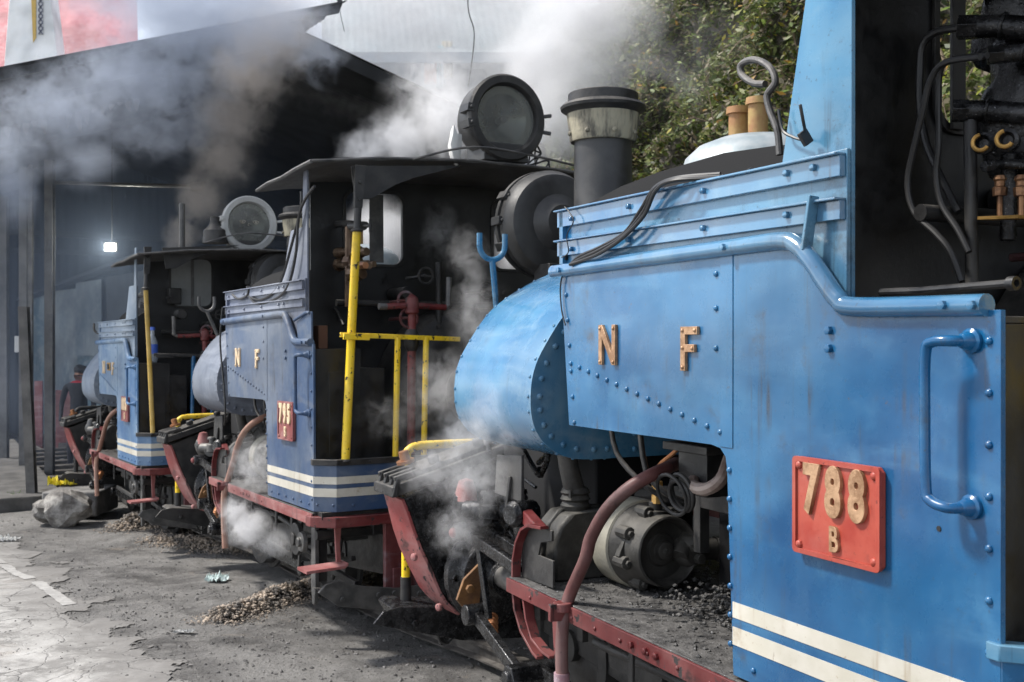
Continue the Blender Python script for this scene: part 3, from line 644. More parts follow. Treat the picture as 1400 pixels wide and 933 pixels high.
    m = MB(); m.bar((-.09, .13, 1.815), (-.09, .90, 1.79), .022, .028); m.bar((-.115, .14, 1.805), (-.115, .30, 1.80), .02, .035); m.build('handrail', RM, root, .003)
    for y in (.49, .675):
        m = MB(); m.cyl((-.09, y - .02, 1.09), (-.09, y, 1.80), .018, None, 10); m.build('railing_post', QY, root)
    m = MB(); m.cyl((-.02, .60, .80), (-.02, .615, 1.98), .025, None, 12); m.lathe((-.02, .615, 1.94), (0, 0, 1), [(0, .03), (.01, .042), (.06, .044), (.10, .036), (.12, .01)], 14)
    if k != 3: P = [(-.02, .44, 1.985), (-.02, .615, 1.995), (-.02, .84, 1.985)]; grip = [(-.02, .84, 1.985), (-.02, .86, 2.0), (-.02, .865, 2.17)]; e2 = [(-.02, .40, 1.985), (-.02, .45, 1.985)]
    else: P = [(-.02, .36, 1.985), (-.02, .615, 1.995), (-.02, .72, 1.975)]; grip = [(-.02, .36, 1.985), (-.02, .33, 2.0), (-.02, .325, 2.17)]; e2 = [(-.02, .72, 1.975), (-.02, .84, 1.965)]
    m.tube(P, .019, 10); bc = m.build('brake_column', RED if k > 1 else IRON, root)
    m = MB(); m.tube(grip, .018, 10); m.tube(e2, .02, 10); m.build('grip', STEEL, bc)
    m = MB(); m.lathe((-.02, .612, 1.72), (0, 0, 1), [(0, .03), (.03, .045), (.10, .045), (.13, .03)], 10); m.build('collar', IRON, bc)
    # ---- number plate, letters, grab handle
    pl = MB(); x0, x1, z0, z1 = .307, .600, 1.183, 1.417
    pl.prism([(x0 + .012, z0), (x1 - .012, z0), (x1, z0 + .012), (x1, z1 - .012), (x1 - .012, z1), (x0 + .012, z1), (x0, z1 - .012), (x0, z0 + .012)], 'y', -.016, -.0015)
    plate = pl.build('number_plate', REDP if k == 1 else PINK, root, .002)
    m = MB(); m.prism([rrect(x0 - .001, z0 - .001, x1 + .001, z1 + .001, .012), rrect(x0 + .011, z0 + .011, x1 - .011, z1 - .011, .008)], 'y', -.022, -.016)
    for a in (x0 + .02, x1 - .02):
        for b in (z0 + .02, z1 - .02): m.dome((a, -.016, b), (0, -1, 0), .011)
    m.build('plate_border', REDP if k == 1 else PINK, plate, .0015)
    xm = (x0 + x1) / 2
    for i, ch in enumerate(sp['no']):
        text('digit', ch, .155, BRASS if k == 1 else CREAML, plate, (xm + (1 - i) * .078, -.019, z1 - .078), .66, .006, .0065)
    text('letter', 'B', .082, BRASS if k == 1 else CREAML, plate, (xm, -.018, z0 + .048), .72, .005, .0012)
    m = MB(); N = lambda q: m.prism(q, 'y', -.010, -.001)
    m.prism([(1.578, 1.622), (1.578, 1.752), (1.556, 1.752), (1.494, 1.665), (1.494, 1.752), (1.472, 1.752), (1.472, 1.622), (1.494, 1.622), (1.556, 1.710), (1.556, 1.622)], 'y', -.011, -.0005)
    for p in ((1.567, 1.74), (1.567, 1.632), (1.483, 1.74), (1.483, 1.632)): m.dome((p[0], -.011, p[1]), (0, -1, 0), .0065)
    m.build('letter', BRASS if k == 1 else CREAML, root, .0012)
    m = MB(); m.prism([(1.105, 1.614), (1.105, 1.741), (1.022, 1.741), (1.022, 1.718), (1.081, 1.718), (1.081, 1.690), (1.036, 1.690), (1.036, 1.668), (1.081, 1.668), (1.081, 1.614)], 'y', -.011, -.0005)
    for p in ((1.093, 1.73), (1.093, 1.68), (1.093, 1.624), (1.032, 1.73), (1.045, 1.679)): m.dome((p[0], -.011, p[1]), (0, -1, 0), .0065)
    m.build('letter', BRASS if k == 1 else CREAML, root, .0012)
    m = MB(); m.tube([(.069, -.004, 1.70), (.075, -.05, 1.70), (.115, -.062, 1.698), (.134, -.062, 1.675), (.136, -.062, 1.55), (.133, -.062, 1.40), (.12, -.062, 1.372), (.085, -.055, 1.362), (.069, -.03, 1.362), (.069, -.004, 1.362)], .0115, 12, True, 5)
    for z in (1.70, 1.362): m.lathe((.069, -.001, z), (0, -1, 0), [(0, .026), (.008, .026), (.012, .020), (.03, .015), (.035, .01)], 14)
    m.build('grab_handle', B, root)
    # ---- boiler, saddle tank, dome, smokebox, chimney
    m = MB(); m.lathe((.73, WC, 1.55), (1, 0, 0), [(0, .5), (2.2, .5), (2.2, .53), (3.30, .53), (3.30, .45), (3.34, .3), (3.34, 0)], 40); m.box((.74, .56, .78), (1.7, 1.90, 1.8)); m.build('boiler', BLACK, root)
    m = MB(); m.prism(TANKL, 'x', 2.098, 2.842)
    bx = [p for p in TANKF[::1]]; acc = 0; last = None
    for a, b in zip(TANKF, TANKF[1:]):
        acc += math.hypot(b[0] - a[0], b[1] - a[1])
        if acc > .052:
            acc = 0; nx_, nz_ = (b[1] - a[1]), -(b[0] - a[0]); L_ = math.hypot(nx_, nz_) or 1; nx_, nz_ = nx_ / L_, nz_ / L_   # inward normal
            if b[1] > 2.1: continue
            q = (b[0] + nx_ * .038, b[1] + nz_ * .038); m.dome((2.098, q[0], q[1]), (-1, 0, 0), .0125)
            for xx in (2.118, 2.83): m.dome((xx, b[0], b[1]), (0, -nx_, -nz_), .0075, 6)
    for y in (.45,): 
        for z in (1.28, 1.34, 1.40): m.dome((2.098, y, z), (-1, 0, 0), .0125)
    m.build('saddle_tank', BT, root, .006, 30)
    m = MB(); m.lathe((2.34, WC, 2.0), (0, 0, 1), [(0, .34), (.42, .34), (.50, .315), (.55, .26), (.585, .17), (.60, .06), (.60, .0)], 36)
    dm = m.build('dome', SILV, root)
    for x, y, h in ((2.30, WC - .03, .175), (2.44, WC - .03, .16)):
        m = MB(); m.lathe((x, y, 2.58), (0, 0, 1), [(0, .043), (h - .03, .043), (h - .03, .055), (h, .052), (h + .005, .03)], 16); m.build('safety_valve', TARN, dm)
    cb = f is F1
    m = MB(); cx = 3.69; m.lathe((cx, WC, 1.98), (0, 0, 1), [(0, .22), (.06, .19), (.12, .163), (.84, .158)], 36); ch = m.build('chimney', LAMPB, root)
    m = MB(); m.lathe((cx, WC, 2.79), (0, 0, 1), [(0, .150), (0, .178), (.012, .184), (.05, .186), (.12, .196), (.15, .200), (.15, .15)], 40, False)
    for i in range(8): a = i * math.pi / 4 + .2; m.dome((cx + .19 * math.cos(a), WC + .19 * math.sin(a), 2.83), (math.cos(a), math.sin(a), 0), .014)
    m.build('chimney_band', CROWN, ch)
    m = MB(); m.lathe((cx, WC, 2.79), (0, 0, 1), [(.148, .198), (.16, .208), (.175, .232), (.19, .236), (.205, .222), (.215, .194), (.262, .192), (.268, .184), (.262, .172), (.20, .165), (.15, .14), (.0, .135)], 40, False); m.build('chimney_lip', IRON, ch)
    headlight(root, (4.40, WC, 2.40), .305, 1, LAMPB, LAMPB, base=False, prof=[(0, .30), (.04, .31), (.05, .322), (.10, .322), (.12, .305), (.17, .29), (.185, .26), (.19, .17), (.205, .15), (.25, .10), (.262, .0)])
    m = MB(); m.box((4.1, WC - .12, 1.6), (4.3, WC + .12, 2.15)); m.cyl((4.3, WC, 1.5), (4.3, WC, 2.2), .05); m.build('lamp_bracket', IRON, root, .004)
    headlight(root, (-.07, WC + .02, 3.18) if k == 2 else (.05, 1.07, 3.075), .255, -1, IRON if k < 3 else WHITEM, LAMPB, eyes=(k == 3))
    # Y-shaped rest on the tank
    hy, hz = .225, 1.79; lean = sp['fork']
    m = MB(); tip = (2.9 - lean * .5, hy - .02 - lean, 2.06)
    m.tube([(2.87, hy + .02, hz - .02), (2.9, hy - .0, hz + .06), tip], .014, 10)
    rr = .062; m.tube([V(tip) + V((0, rr * math.cos(R(a)), rr + rr * math.sin(R(a)))) for a in range(180, 361, 20)], .013, 10)
    for s in (-1, 1): m.tube([V(tip) + V((0, s * rr, rr)), V(tip) + V((0, s * rr, rr + .055))], .013, 10)
    m.build('fork_rest', BB if k == 1 else STEEL, root)
    # ---- running board and valance
    m = MB(); m.box((.0, -.006, .772), (2.275, .78, .792)); m.build('running_board', IRON if k > 1 else ASH, root, .003)
    m = MB(); m.prism([(-.0, .722), (-.0, .788), (2.28, .788), (2.28, .735)], 'y', -.016, -.006)
    for x in [.95 + i * .16 for i in range(8)]: m.dome((x, -.016, .755), (0, -1, 0), .008)
    for x in (1.22, 1.28, 1.36): m.bolt((x, -.016, .76), (0, -1, 0), .012)
    m.build('valance', RED if k == 1 else PINK, root, .002)
    m = MB(); m.box((.0, W2 - .78, .772), (2.275, W2, .79)); m.build('running_board', IRON, root)
    m = MB(); random.seed(3 + k)
    for _ in range(1500): stone(m, (random.uniform(.9, 2.2), abs(random.gauss(.42, .2)) + .02, .793), random.choice((.002, .003, .004, .006, .010)))
    for _ in range(900): stone(m, (random.gauss(1.40, .14), random.gauss(.46, .10), .795 + random.random() * .05), random.uniform(.003, .013))
    tag(m.build('ash', ASH, root, 0, 0), kind='stuff')
    # frames, wheels, rods
    m = MB(); m.prism([(.1, .36), (.1, .70), (3.9, .70), (3.9, .40), (3.3, .36), (2.0, .28), (1.0, .28)], 'y', .52, .545); m.box((.2, .45, .60), (2.4, .52, .66)); m.box((.0, .545, .36), (3.9, 1.9, .7))
    for x in [.4 + .25 * i for i in range(13)]: m.dome((x, .52, .66), (0, -1, 0), .012)
    m.build('frame', IRON, root, .004)
    for x in (1.15, 2.75):
        for y in (.60, 1.80):
            m = MB(); m.lathe((x, y, .345), (0, 1 if y > 1 else -1, 0), [(-.02, .375), (.0, .37), (.005, .335), (.09, .33), (.095, .27), (.06, .26), (.06, .07), (.10, .07), (.10, .0)], 36); m.build('wheel', IRON, root)
    m = MB(); m.bar((1.15, .36, .25), (2.75, .36, .25), .07, .035, (0, 1, 0)); m.lathe((1.15, .30, .25), (0, 1, 0), [(0, .05), (.12, .05)], 14); m.lathe((2.75, .30, .25), (0, 1, 0), [(0, .05), (.12, .05)], 14); m.build('coupling_rod', OIL, root, .005)
    for xa in (.95, 2.55):
        m = MB(); m.bar((xa, .47, .72), (xa, .47, .42), .05, .03, (0, 1, 0)); m.bar((xa + .4, .47, .72), (xa + .4, .47, .42), .05, .03, (0, 1, 0))
        for j_ in range(5): m.bar((xa + j_ * .04, .44, .66 - j_ * .014), (xa + .4 - j_ * .04, .44, .66 - j_ * .014), .07, .0145, (0, 0, 1))
        m.build('leaf_spring', IRON, root, .003)
    m = MB(); m.prism([(.33, .74), (.27, .74), (.26, .30), (.285, .20), (.32, .20), (.345, .32)], 'y', .10, .125); m.lathe((.42, .09, .56), (0, -1, 0), [(0, .065), (.03, .06), (.03, .03), (.05, .028)], 18); m.cyl((.42, .04, .56), (.42, .5, .56), .022); m.build('brake_hanger', STEEL, root, .004)
    m = MB(); m.tube([(.2, .22, .60), (.7, .2, .55), (1.3, .2, .60), (2.0, .22, .58)], .018, 8, True, 4); m.tube([(.3, .3, .70), (.35, .28, .45), (.5, .3, .30)], .014, 8, True, 4); m.bar((.55, .12, .70), (.62, .12, .36), .03, .015, (0, 1, 0)); m.bar((1.0, .10, .74), (1.02, .10, .50), .03, .012, (0, 1, 0)); m.bar((1.55, .10, .74), (1.55, .10, .52), .025, .012, (0, 1, 0))
    m.bar((.15, .3, .48), (.95, .28, .32), .03, .03); m.box((1.6, .25, .5), (1.95, .45, .72)); m.build('brake_pipes', IRON, root, .003)
    # greasy pipe runs at the front
    m = MB(); random.seed(40 + k)
    for j_ in range(7):
        x_, y_, z_ = random.uniform(2.4, 3.1), random.uniform(.15, .38), random.uniform(.85, 1.25); P_ = [(x_, y_, z_)]
        for _ in range(3): x_ += random.uniform(-.22, .22); z_ += random.uniform(-.16, .12); y_ += random.uniform(-.04, .06); P_.append((min(max(x_, 2.32), 3.2), max(y_, .14), max(z_, .72)))
        m.tube(P_, random.uniform(.007, .014), 7, True, 4); m.lathe(P_[1], V(P_[2]) - V(P_[1]), [(0, .022), (.03, .022)], 6)
    m.build('grease_pipes', OIL if k == 1 else IRON, root)
    # hanging red straps and D-shaped guard at the end of the board
    m = MB(); ribbon(m, arc(2.06, .845, .19, -10, 0, 1)[:0] + [(2.262, .79), (2.26, .86), (2.235, .93), (2.19, .985), (2.13, 1.01), (2.02, 1.018)], .0, .035, .012)
    ribbon(m, [(2.262, .74), (2.245, .67), (2.19, .60), (2.09, .545), (2.05, .535)], .0, .03, .012)
    gd = m.build('guard', RED, root, .002)
    m = MB(); m.prism([(2.25, .792), (2.25, .90), (2.20, .98), (2.12, 1.005), (2.0, 1.008), (2.0, .97), (2.09, .95), (2.11, .90), (1.99, .90), (1.99, .80)], 'y', .036, .046); m.build('web', IRON, gd, .002)
    m = MB(); ribbon(m, [(2.15, .735), (2.125, .66), (2.08, .60), (2.0, .575), (1.93, .57)], -.01, .03, .01); m.prism([(1.90, .79), (1.86, .79), (1.845, .70), (1.825, .62), (1.80, .52), (1.86, .52), (1.885, .64)], 'y', -.018, -.006)
    m.build('hanger', RED, root, .002)
    # levers and links
    m = MB(); m.bar((2.90, .07, .86), (2.36, .07, .80), .03, .05); m.bar((2.90, .17, .86), (2.36, .17, .80), .03, .05)
    m.lathe((2.90, .02, .86), (0, 1, 0), [(0, .035), (.02, .042), (.16, .042), (.19, .03)], 14); m.build('lever', OIL, root, .004)
    m = MB(); m.dome((2.90, .02, .86), (0, -1, 0), .024, 12); m.build('lever_pin', RED, root)
    m = MB(); m.bar((2.82, .10, .84), (2.70, .10, .52), .04, .02, (0, 1, 0)); m.build('link', OIL, root, .003)
    m = MB(); m.bar((2.80, .08, .52), (2.34, .06, .40), .035, .055, (0, 0, 1)); m.lathe((2.80, .03, .52), (0, 1, 0), [(0, .045), (.09, .045)], 16); m.lathe((2.30, .0, .39), (0, 1, 0), [(0, .055), (.13, .055)], 6); m.lathe((2.30, -.015, .39), (0, 1, 0), [(0, .03), (.02, .035)], 14)
    m.build('drop_link', OIL, root, .004)
    m = MB(); m.cyl((3.2, .32, .62), (2.1, .32, .60), .030); m.cyl((3.2, .32, .62), (2.68, .32, .61), .052); m.build('piston_rod', STEEL, root)
    m = MB(); m.lathe((3.22, .34, .60), (-1, 0, 0), [(0, .24), (.05, .24), (.07, .20), (.12, .19), (.14, .1), (.16, .08), (.2, .08)], 32)
    for i in range(10): a = i * math.pi / 5; m.bolt((3.17, .34 + .205 * math.cos(a), .60 + .205 * math.sin(a)), (-1, 0, 0), .018, .02)
    m.build('cylinder', OIL, root, .003)
    m = MB(); m.prism([(.05 + .25 * .3, .62), (.22, .70), (.20, .50), (.14, .47), (.09, .53)], 'x', 3.03, 3.05); m.bolt((3.02, .145, .58), (-1, 0, 0), .02, .02); m.build('clamp_plate', RUSTB, root, .002)
    m = MB(); m.tube([(2.98, .24, .45), (2.90, .20, .42), (2.86, .18, .40)], .022, 10)
    for i in range(4): m.torus((2.97 - .03 * i, .235 - .014 * i, .446 - .012 * i), (1, .4, .3), .024, .007, 12, 6)
    m.build('drain_cock', COPPER, root)
    # valve cluster above the lever
    m = MB(); m.lathe((3.05, .16, .90), (-.2, -.4, 1), [(0, .06), (.05, .07), (.10, .065), (.13, .04)], 16); m.cyl((3.15, .30, .93), (2.85, .14, .93), .045); m.cyl((2.95, .1, .95), (2.75, .22, .96), .04); m.lathe((2.80, .15, .93), (0, 0, 1), [(0, .05), (.06, .05), (.06, .03), (.10, .03), (.10, .045), (.12, .04)], 12)
    m.lathe((2.72, .25, .93), (0, 0, 1), [(0, .045), (.07, .045), (.07, .025), (.11, .025), (.11, .04), (.13, .035)], 12); m.build('valve_body', OIL if k == 1 else STEEL, root, .003)
    m = MB(); m.lathe((3.02, .13, .98), (0, 0, 1), [(0, .055), (.05, .045), (.09, .032), (.10, .0)], 14); m.build('valve_cap', PINK if k < 3 else STEEL, root)
    # crank arm painted red
    m = MB(); m.bar((2.42, .14, .995), (2.18, .09, .965), .045, .055); m.build('crank_arm', RED, root, .006)
    m = MB(); m.lathe((2.46, .14, 1.0), (-.3, -1, 0), [(-.06, .05), (.05, .055), (.07, .04)], 12); m.blob((2.50, .15, .93), .045, 2, .3, 2, (1, .6, 1.5)); m.build('crank_boss', OIL, root, .003)
    m = MB(); m.prism([(2.70, 1.215), (2.46, 1.235), (2.46, 1.045), (2.72, 1.05)], 'y', .135, .15); m.bar((2.55, .13, 1.14), (2.57, .12, .98), .02, .012); m.build('splash_board', STEEL if k == 1 else IRON, root, .003)
    m = MB(); m.box((2.35, .42, .80), (3.25, .9, 1.3)); m.build('smokebox_saddle', COAL, root, .01)
    # fan casing with its duct
    m = MB(); q = [(.10, .795), (.10, .93), (.125, 1.0), (.17, 1.045), (.33, 1.055), (.36, 1.02), (.37, .9), (.37, .795)]; m.prism(q, 'x', 2.10, 2.28)
    m.prism([(a * 1.0 - .012 if a < .2 else a + .012, b + (.01 if b > 1 else 0)) for a, b in q], 'x', 2.175, 2.20); m.build('fan_casing', DUST, root, .014)
    m = MB(); m.tube([(2.18, .235, 1.10), (2.175, .20, 1.22), (2.19, .19, 1.36), (2.18, .2, 1.45)], [.042, .038, .043, .040], 12); m.build('duct', DUST, root)
    m = MB(); m.lathe((2.185, .235, 1.045), (0, 0, 1), [(0, .052), (.02, .058), (.035, .05), (.045, .060), (.06, .05), (.07, .058), (.085, .05), (.09, .045)], 16); m.bolt((2.14, .19, 1.10), (0, 0, 1), .008, .03); m.build('bellows', DUST, root)
    # compressor
    c0 = V((2.03, .38, .945)); m = MB(); m.lathe(c0, (-1, 0, 0), [(-.04, .10), (-.02, .155), (.0, .165), (.11, .165), (.115, .158)], 40); cp = m.build('compressor', PALEP, root)
    m = MB(); m.lathe(c0 + V((-.105, 0, 0)), (-1, 0, 0), [(0, .158), (.03, .155), (.05, .145), (.07, .132), (.17, .128), (.175, .120), (.165, .115), (.125, .105), (.12, .06), (.13, .055), (.13, .035), (.155, .032), (.16, .014), (.17, .012), (.17, 0)], 40, False)
    for i in range(8):
        a = i * math.pi / 4 + .3; p = c0 + V((-.19, .138 * math.cos(a), .138 * math.sin(a))); m.lathe(p, (-1, 0, 0), [(-.05, .024), (.02, .024), (.022, .018)], 10); m.bolt(p + V((-.02, 0, 0)), (-1, 0, 0), .012, .014)
    m.lathe(c0 + V((-.19, -.0, .11)), (0, 0, 1), [(0, .05), (.03, .045), (.03, .025), (.06, .025)], 14)
    m.cyl(c0 + V((-.24, .09, .02)), c0 + V((-.30, .13, .02)), .035); m.cyl(c0 + V((-.22, .08, .0)), c0 + V((-.22, .22, .0)), .03); m.cyl(c0 + V((-.27, .05, -.02)), c0 + V((-.23, .12, .05)), .03)
    m.bar(c0 + V((-.17, -.13, -.03)), c0 + V((-.17, -.10, .04)), .05, .03, (1, 0, 0)); m.cyl(c0 + V((-.1, -.02, -.15)), c0 + V((-.1, .2, -.15)), .025)
    m.build('compressor_head', DUST, cp, .002)
    m = MB(); p = c0 + V((-.22, .10, -.01)); m.lathe(p, (-1, .2, 0), [(-.05, .06), (.04, .058), (.06, .045), (.065, .0)], 18); m.lathe(p + V((-.05, .0, .03)), (-1, 0, 0), [(0, .018), (.03, .018)], 6); m.lathe(p + V((-.05, .02, -.02)), (-1, 0, 0), [(0, .02), (.04, .02)], 6); m.cyl(p, p + V((-.03, .12, .0)), .04); m.cyl(p + V((-.02, .10, 0)), p + V((-.04, .2, -.01)), .026); m.lathe(p + V((-.03, .12, 0)), (-.2, 1, 0), [(0, .05), (.03, .05)], 6)
    m.build('valve_head', DUST, cp, .002)
    m = MB(); m.lathe(c0 + V((-.20, -.0, .165)), (0, 0, 1), [(0, .022), (.03, .022), (.03, .016), (.06, .016), (.06, .020), (.08, .02)], 8); m.build('fitting', BRASSM if k == 1 else IRON, cp)
    m = MB(); m.tube([c0 + V((-.20, 0, .24)), c0 + V((-.21, .0, .30)), (1.70, .39, 1.33), (1.66, .40, 1.45)], .008, 8, True, 5); m.build('copper_pipe', COPPER, cp)
    # looping hose
    m = MB(); h = [tuple(S(F1, a_, b_, y_)) for a_, b_, y_ in ((925, 634, .30), (910, 641, .22), (886, 652, .15), (856, 671, .09), (829, 698, .055), (808, 735, .035), (800, 765, .02))] + [(1.795, .0, .82), (1.79, -.03, .72), (1.785, -.035, .55), (1.77, -.03, .33)]
    m.tube(h, .0225, 12, True, 5); hs = m.build('hose', HOSE if k == 1 else HOSET, root)
    m = MB(); m.bar((1.785, -.055, .80), (1.785, -.055, .74), .06, .02, (1, 0, 0)); m.lathe((1.79, -.03, .80), (0, 0, -1), [(0, .033), (.03, .035), (.03, .03)], 12); m.build('hose_clip', RED, hs, .003)
    if k == 1: m = MB(); m.tube([(1.786, -.036, .56), (1.785, -.035, .5), (1.77, -.03, .33)], .027, 12, True, 4); m.build('hose_sleeve', paint('peeling_red', (.26, .018, .02), (.32, .04, .04), g=.3, chips=(.6, .55, .5), sc_=14), hs)
    # dark pipework behind the opening
    m = MB(); m.tube([(2.2, .55, 1.08), (1.7, .55, 1.13), (1.2, .55, 1.10), (.9, .55, 1.0)], .04, 10, True, 4)
    m.tube([(1.75, .25, 1.46), (1.70, .25, 1.25), (1.63, .30, 1.17), (1.60, .38, 1.14)], .011, 8, True, 4); m.tube([(1.90, .22, 1.45), (1.85, .22, 1.30), (1.74, .26, 1.20), (1.70, .34, 1.14)], .010, 8, True, 4)
    m.box((1.30, .22, 1.34), (1.55, .45, 1.365)); m.box((1.31, .23, 1.375), (1.54, .44, 1.395)); m.box((1.34, .25, 1.20), (1.50, .42, 1.335)); m.box((1.62, .42, .96), (1.66, .46, 1.22)); m.box((1.36, .42, 1.12), (1.62, .5, 1.19))
    for x in (1.33, 1.40, 1.46, 1.52): m.bolt((x, .25, 1.395), (0, 0, 1), .012, .02)
    m.tube([(1.05, .2, 1.38), (1.0, .25, 1.30), (.95, .25, 1.285), (.86, .25, 1.29)], .01, 8, True, 4)
    m.tube([(1.28, .34, 1.36), (1.20, .34, 1.28), (1.05, .34, 1.12), (.90, .34, 1.07)], .026, 8, True, 4)
    m.torus((1.42, .21, 1.21), (0, 1, .2), .06, .009, 20, 6); m.torus((1.42, .20, 1.20), (.1, 1, .2), .05, .008, 20, 6); m.torus((1.45, .19, 1.20), (.1, 1, .3), .07, .007, 20, 6)
    for x, z in ((1.24, 1.16), (1.02, 1.22), (1.10, 1.05)): m.blob((x, .33, z), .04, 2, .4, x * 9, (1.2, .8, 1.6))
    m.build('pipework', IRON, root, .002)
    m = MB(); m.tube([(1.26, .28, 1.335), (1.25, .24, 1.27), (1.30, .22, 1.235), (1.37, .22, 1.235), (1.40, .24, 1.25)], .021, 10, True, 4); m.build('bent_pipe', metal('bare_pipe%d' % k, (.30, .24, .21), (.18, .12, .10), (.4, .6), .2, None, 0, 12, .2), root)
    m = MB(); m.prism([(1.35, .81), (1.12, .93), (.93, .98), (.88, .98), (.88, .80)], 'y', .35, .75); m.build('ash_cover', STEEL, root, .004)
    # ---- front sandbox with lid, yellow handrail, rail guard
    qr = [(-.055, .96), (-.03, .90), (.005, .80), (.04, .71), (.085, .62), (.13, .51), (.165, .455), (.23, .39), (.33, .355), (.50, .36)]
    qf = [(-.115, .98), (-.10, .89), (-.085, .78), (-.05, .67), (.0, .57), (.06, .49), (.13, .43), (.21, .38), (.33, .355), (.50, .36)]
    nq = len(qr); m = MB(); m.add([(3.32, a, b) for a, b in qr] + [(3.50, a * .6 + c_ * .4, b * .6 + d_ * .4) for (a, b), (c_, d_) in zip(qr, qf)] + [(3.32, .50, 1.165), (3.50, .50, 1.165)], [(i, i + 1, nq + i + 1, nq + i) for i in range(nq - 1)] + [tuple(range(nq)) + (2 * nq,), tuple(range(2 * nq - 1, nq - 1, -1)) + (2 * nq + 1,)][:2] + [(nq - 1, 2 * nq - 1, 2 * nq + 1, 2 * nq), (0, nq, 2 * nq + 1, 2 * nq)])
    sb = m.build('sandbox', OIL if k == 1 else IRON, root, .004)
    m = MB(); n7 = 8; m.add([(3.315, a - .004, b - .002) for a, b in qr[:n7]] + [(3.505, a * .6 + c_ * .4 - .004, b * .6 + d_ * .4 - .002) for (a, b), (c_, d_) in zip(qr[:n7], qf)] + [(3.315, a - .018, b - .006) for a, b in qr[:n7]] + [(3.505, a * .6 + c_ * .4 - .018, b * .6 + d_ * .4 - .006) for (a, b), (c_, d_) in zip(qr[:n7], qf)],
        [f_ for i in range(n7 - 1) for f_ in ((i, i + 1, n7 + i + 1, n7 + i), (2 * n7 + i, 3 * n7 + i, 3 * n7 + i + 1, 2 * n7 + i + 1), (i, 2 * n7 + i, 2 * n7 + i + 1, i + 1), (n7 + i, n7 + i + 1, 3 * n7 + i + 1, 3 * n7 + i))] + [(0, n7, 3 * n7, 2 * n7), (n7 - 1, 3 * n7 - 1, 4 * n7 - 1, 2 * n7 - 1)])
    for a, b in ((.03, .68), (.155, .43)): m.lathe((3.33, a - .03, b), (-.4, -1, 0), [(0, .020), (.015, .018), (.02, .008)], 8)
    m.build('side_plate', PINK if k > 1 else SIDERED, sb, .002)
    m = MB(); L = lambda t, h: (-.13 + t * .66, 1.0 + t * .205 + h)
    m.prism([L(0, -.03), L(1, -.03), L(1, .02), L(0, .02)], 'x', 3.28, 3.56); m.prism([L(.12, .02), L(.97, .02), L(.95, .045), L(.14, .045)], 'x', 3.31, 3.52)
    for x in (3.285, 3.35, 3.43, 3.51): a, b = L(.03, .0); m.bar((x, a - .01, b - .03), (x, a + .01, b + .06), .025, .03, (1, 0, 0)); m.bar((x, a - .01, b + .05), (x, a + .12, b + .085), .025, .025)
    for t in (.35, .7): a, b = L(t, .05); m.lathe((3.34, a, b), (0, -.3, 1), [(0, .03), (.03, .03), (.035, .02)], 6)
    m.build('lid', IRON, sb, .005)
    m = MB(); a, b = L(.22, .06); m.lathe((3.5, a, b), (0, -.25, 1), [(0, .045), (.015, .045), (.015, .025), (.06, .025)], 14); m.build('filler_cap', COPPER, sb)
    m = MB(); m.tube([(3.64, .065, .46), (3.64, .065, .8), (3.64, .068, 1.10), (3.64, .085, 1.155), (3.64, .14, 1.172), (3.64, .28, 1.175), (3.64, .48, 1.175), (3.64, 1.0, 1.175)], .022, 12, True, 4); m.build('handrail', YEL if k < 3 else IRON, root); m = MB(); m.cyl((3.64, .065, .38), (3.64, .065, .52), .027); m.build('handrail_socket', IRON, root)
    m = MB(); m.box((3.70, .40, .62), (3.86, W2 - .40, .80)); m.build('buffer_beam', RED, root, .006)
    g = [(-.16, .345), (-.11, .40), (-.02, .415), (.42, .365), (1.0, .345), (W2 - 1.0, .345), (W2 - .3, .37), (W2 + .1, .41), (W2 + .16, .345), (W2 - .3, .22), (1.4, .17), (.9, .17), (.30, .215)]
    m = MB(); m.prism(g, 'x', 3.47, 3.485); m.prism([(min(max(a, -.02 if b < .39 else -.05), W2 + .02), b - .002 if b > .33 else b + .13) for a, b in g], 'x', 3.485, 3.74)
    for y in (.05, .35, .6): m.bolt((3.47, y, .33), (-1, 0, 0), .02, .015)
    for y in (.3, .6, .9): m.box((3.76, y, .12), (3.80, y + .05, .65))
    m.build('rail_guard', OIL if k == 1 else IRON, root, .003)
    m = MB(); m.tube([(3.56, .30, .42), (3.56, .30, .25), (3.56, .26, .19), (3.56, .22, .20), (3.56, .2, .25)], .008, 8, True, 3); m.build('hook', IRON, root)
    # ---- rear underside: guard blade, step, drawgear
    m = MB(); g2 = [(-.02, .36), (.02, .40), (.10, .415), (.22, .375), (.45, .335), (W2 - .4, .335), (W2, .40), (W2, .32), (W2 - .4, .2), (.45, .2), (.1, .27)]
    m.prism(g2, 'x', -.13, -.11)
    for y in (.12, .34, .44, .6, .62): m.bolt((-.13, y, .31 if y < .5 else .29), (-1, 0, 0), .016, .012)
    m.prism([(.0, .36), (.5, .26), (1.4, .26), (1.4, .24), (.5, .24)], 'x', -.11, .05); m.build('rail_guard', STEEL, root, .003)
    m = MB(); m.prism([(.16, .715), (.12, .715), (.125, .60), (.13, .50), (.155, .50), (.15, .60)], 'x', -.02, .0); m.prism([(-.08, .482), (.15, .49), (.17, .505), (.17, .49), (.15, .475), (-.08, .465)], 'x', -.10, .06)
    m.build('footstep', PINK, root, .003)
    m = MB(); m.box((-.10, .40, .25), (-.06, .62, .715)); m.box((-.11, .62, .30), (-.02, .66, .715)); m.box((-.12, .44, .25), (-.10, .56, .45)); m.build('drag_plate', paint('dark_red%d' % k, (.10, .02, .02), (.16, .04, .04), g=.6, streak=.2, rough=(.5, .7), sc_=6), root, .004)
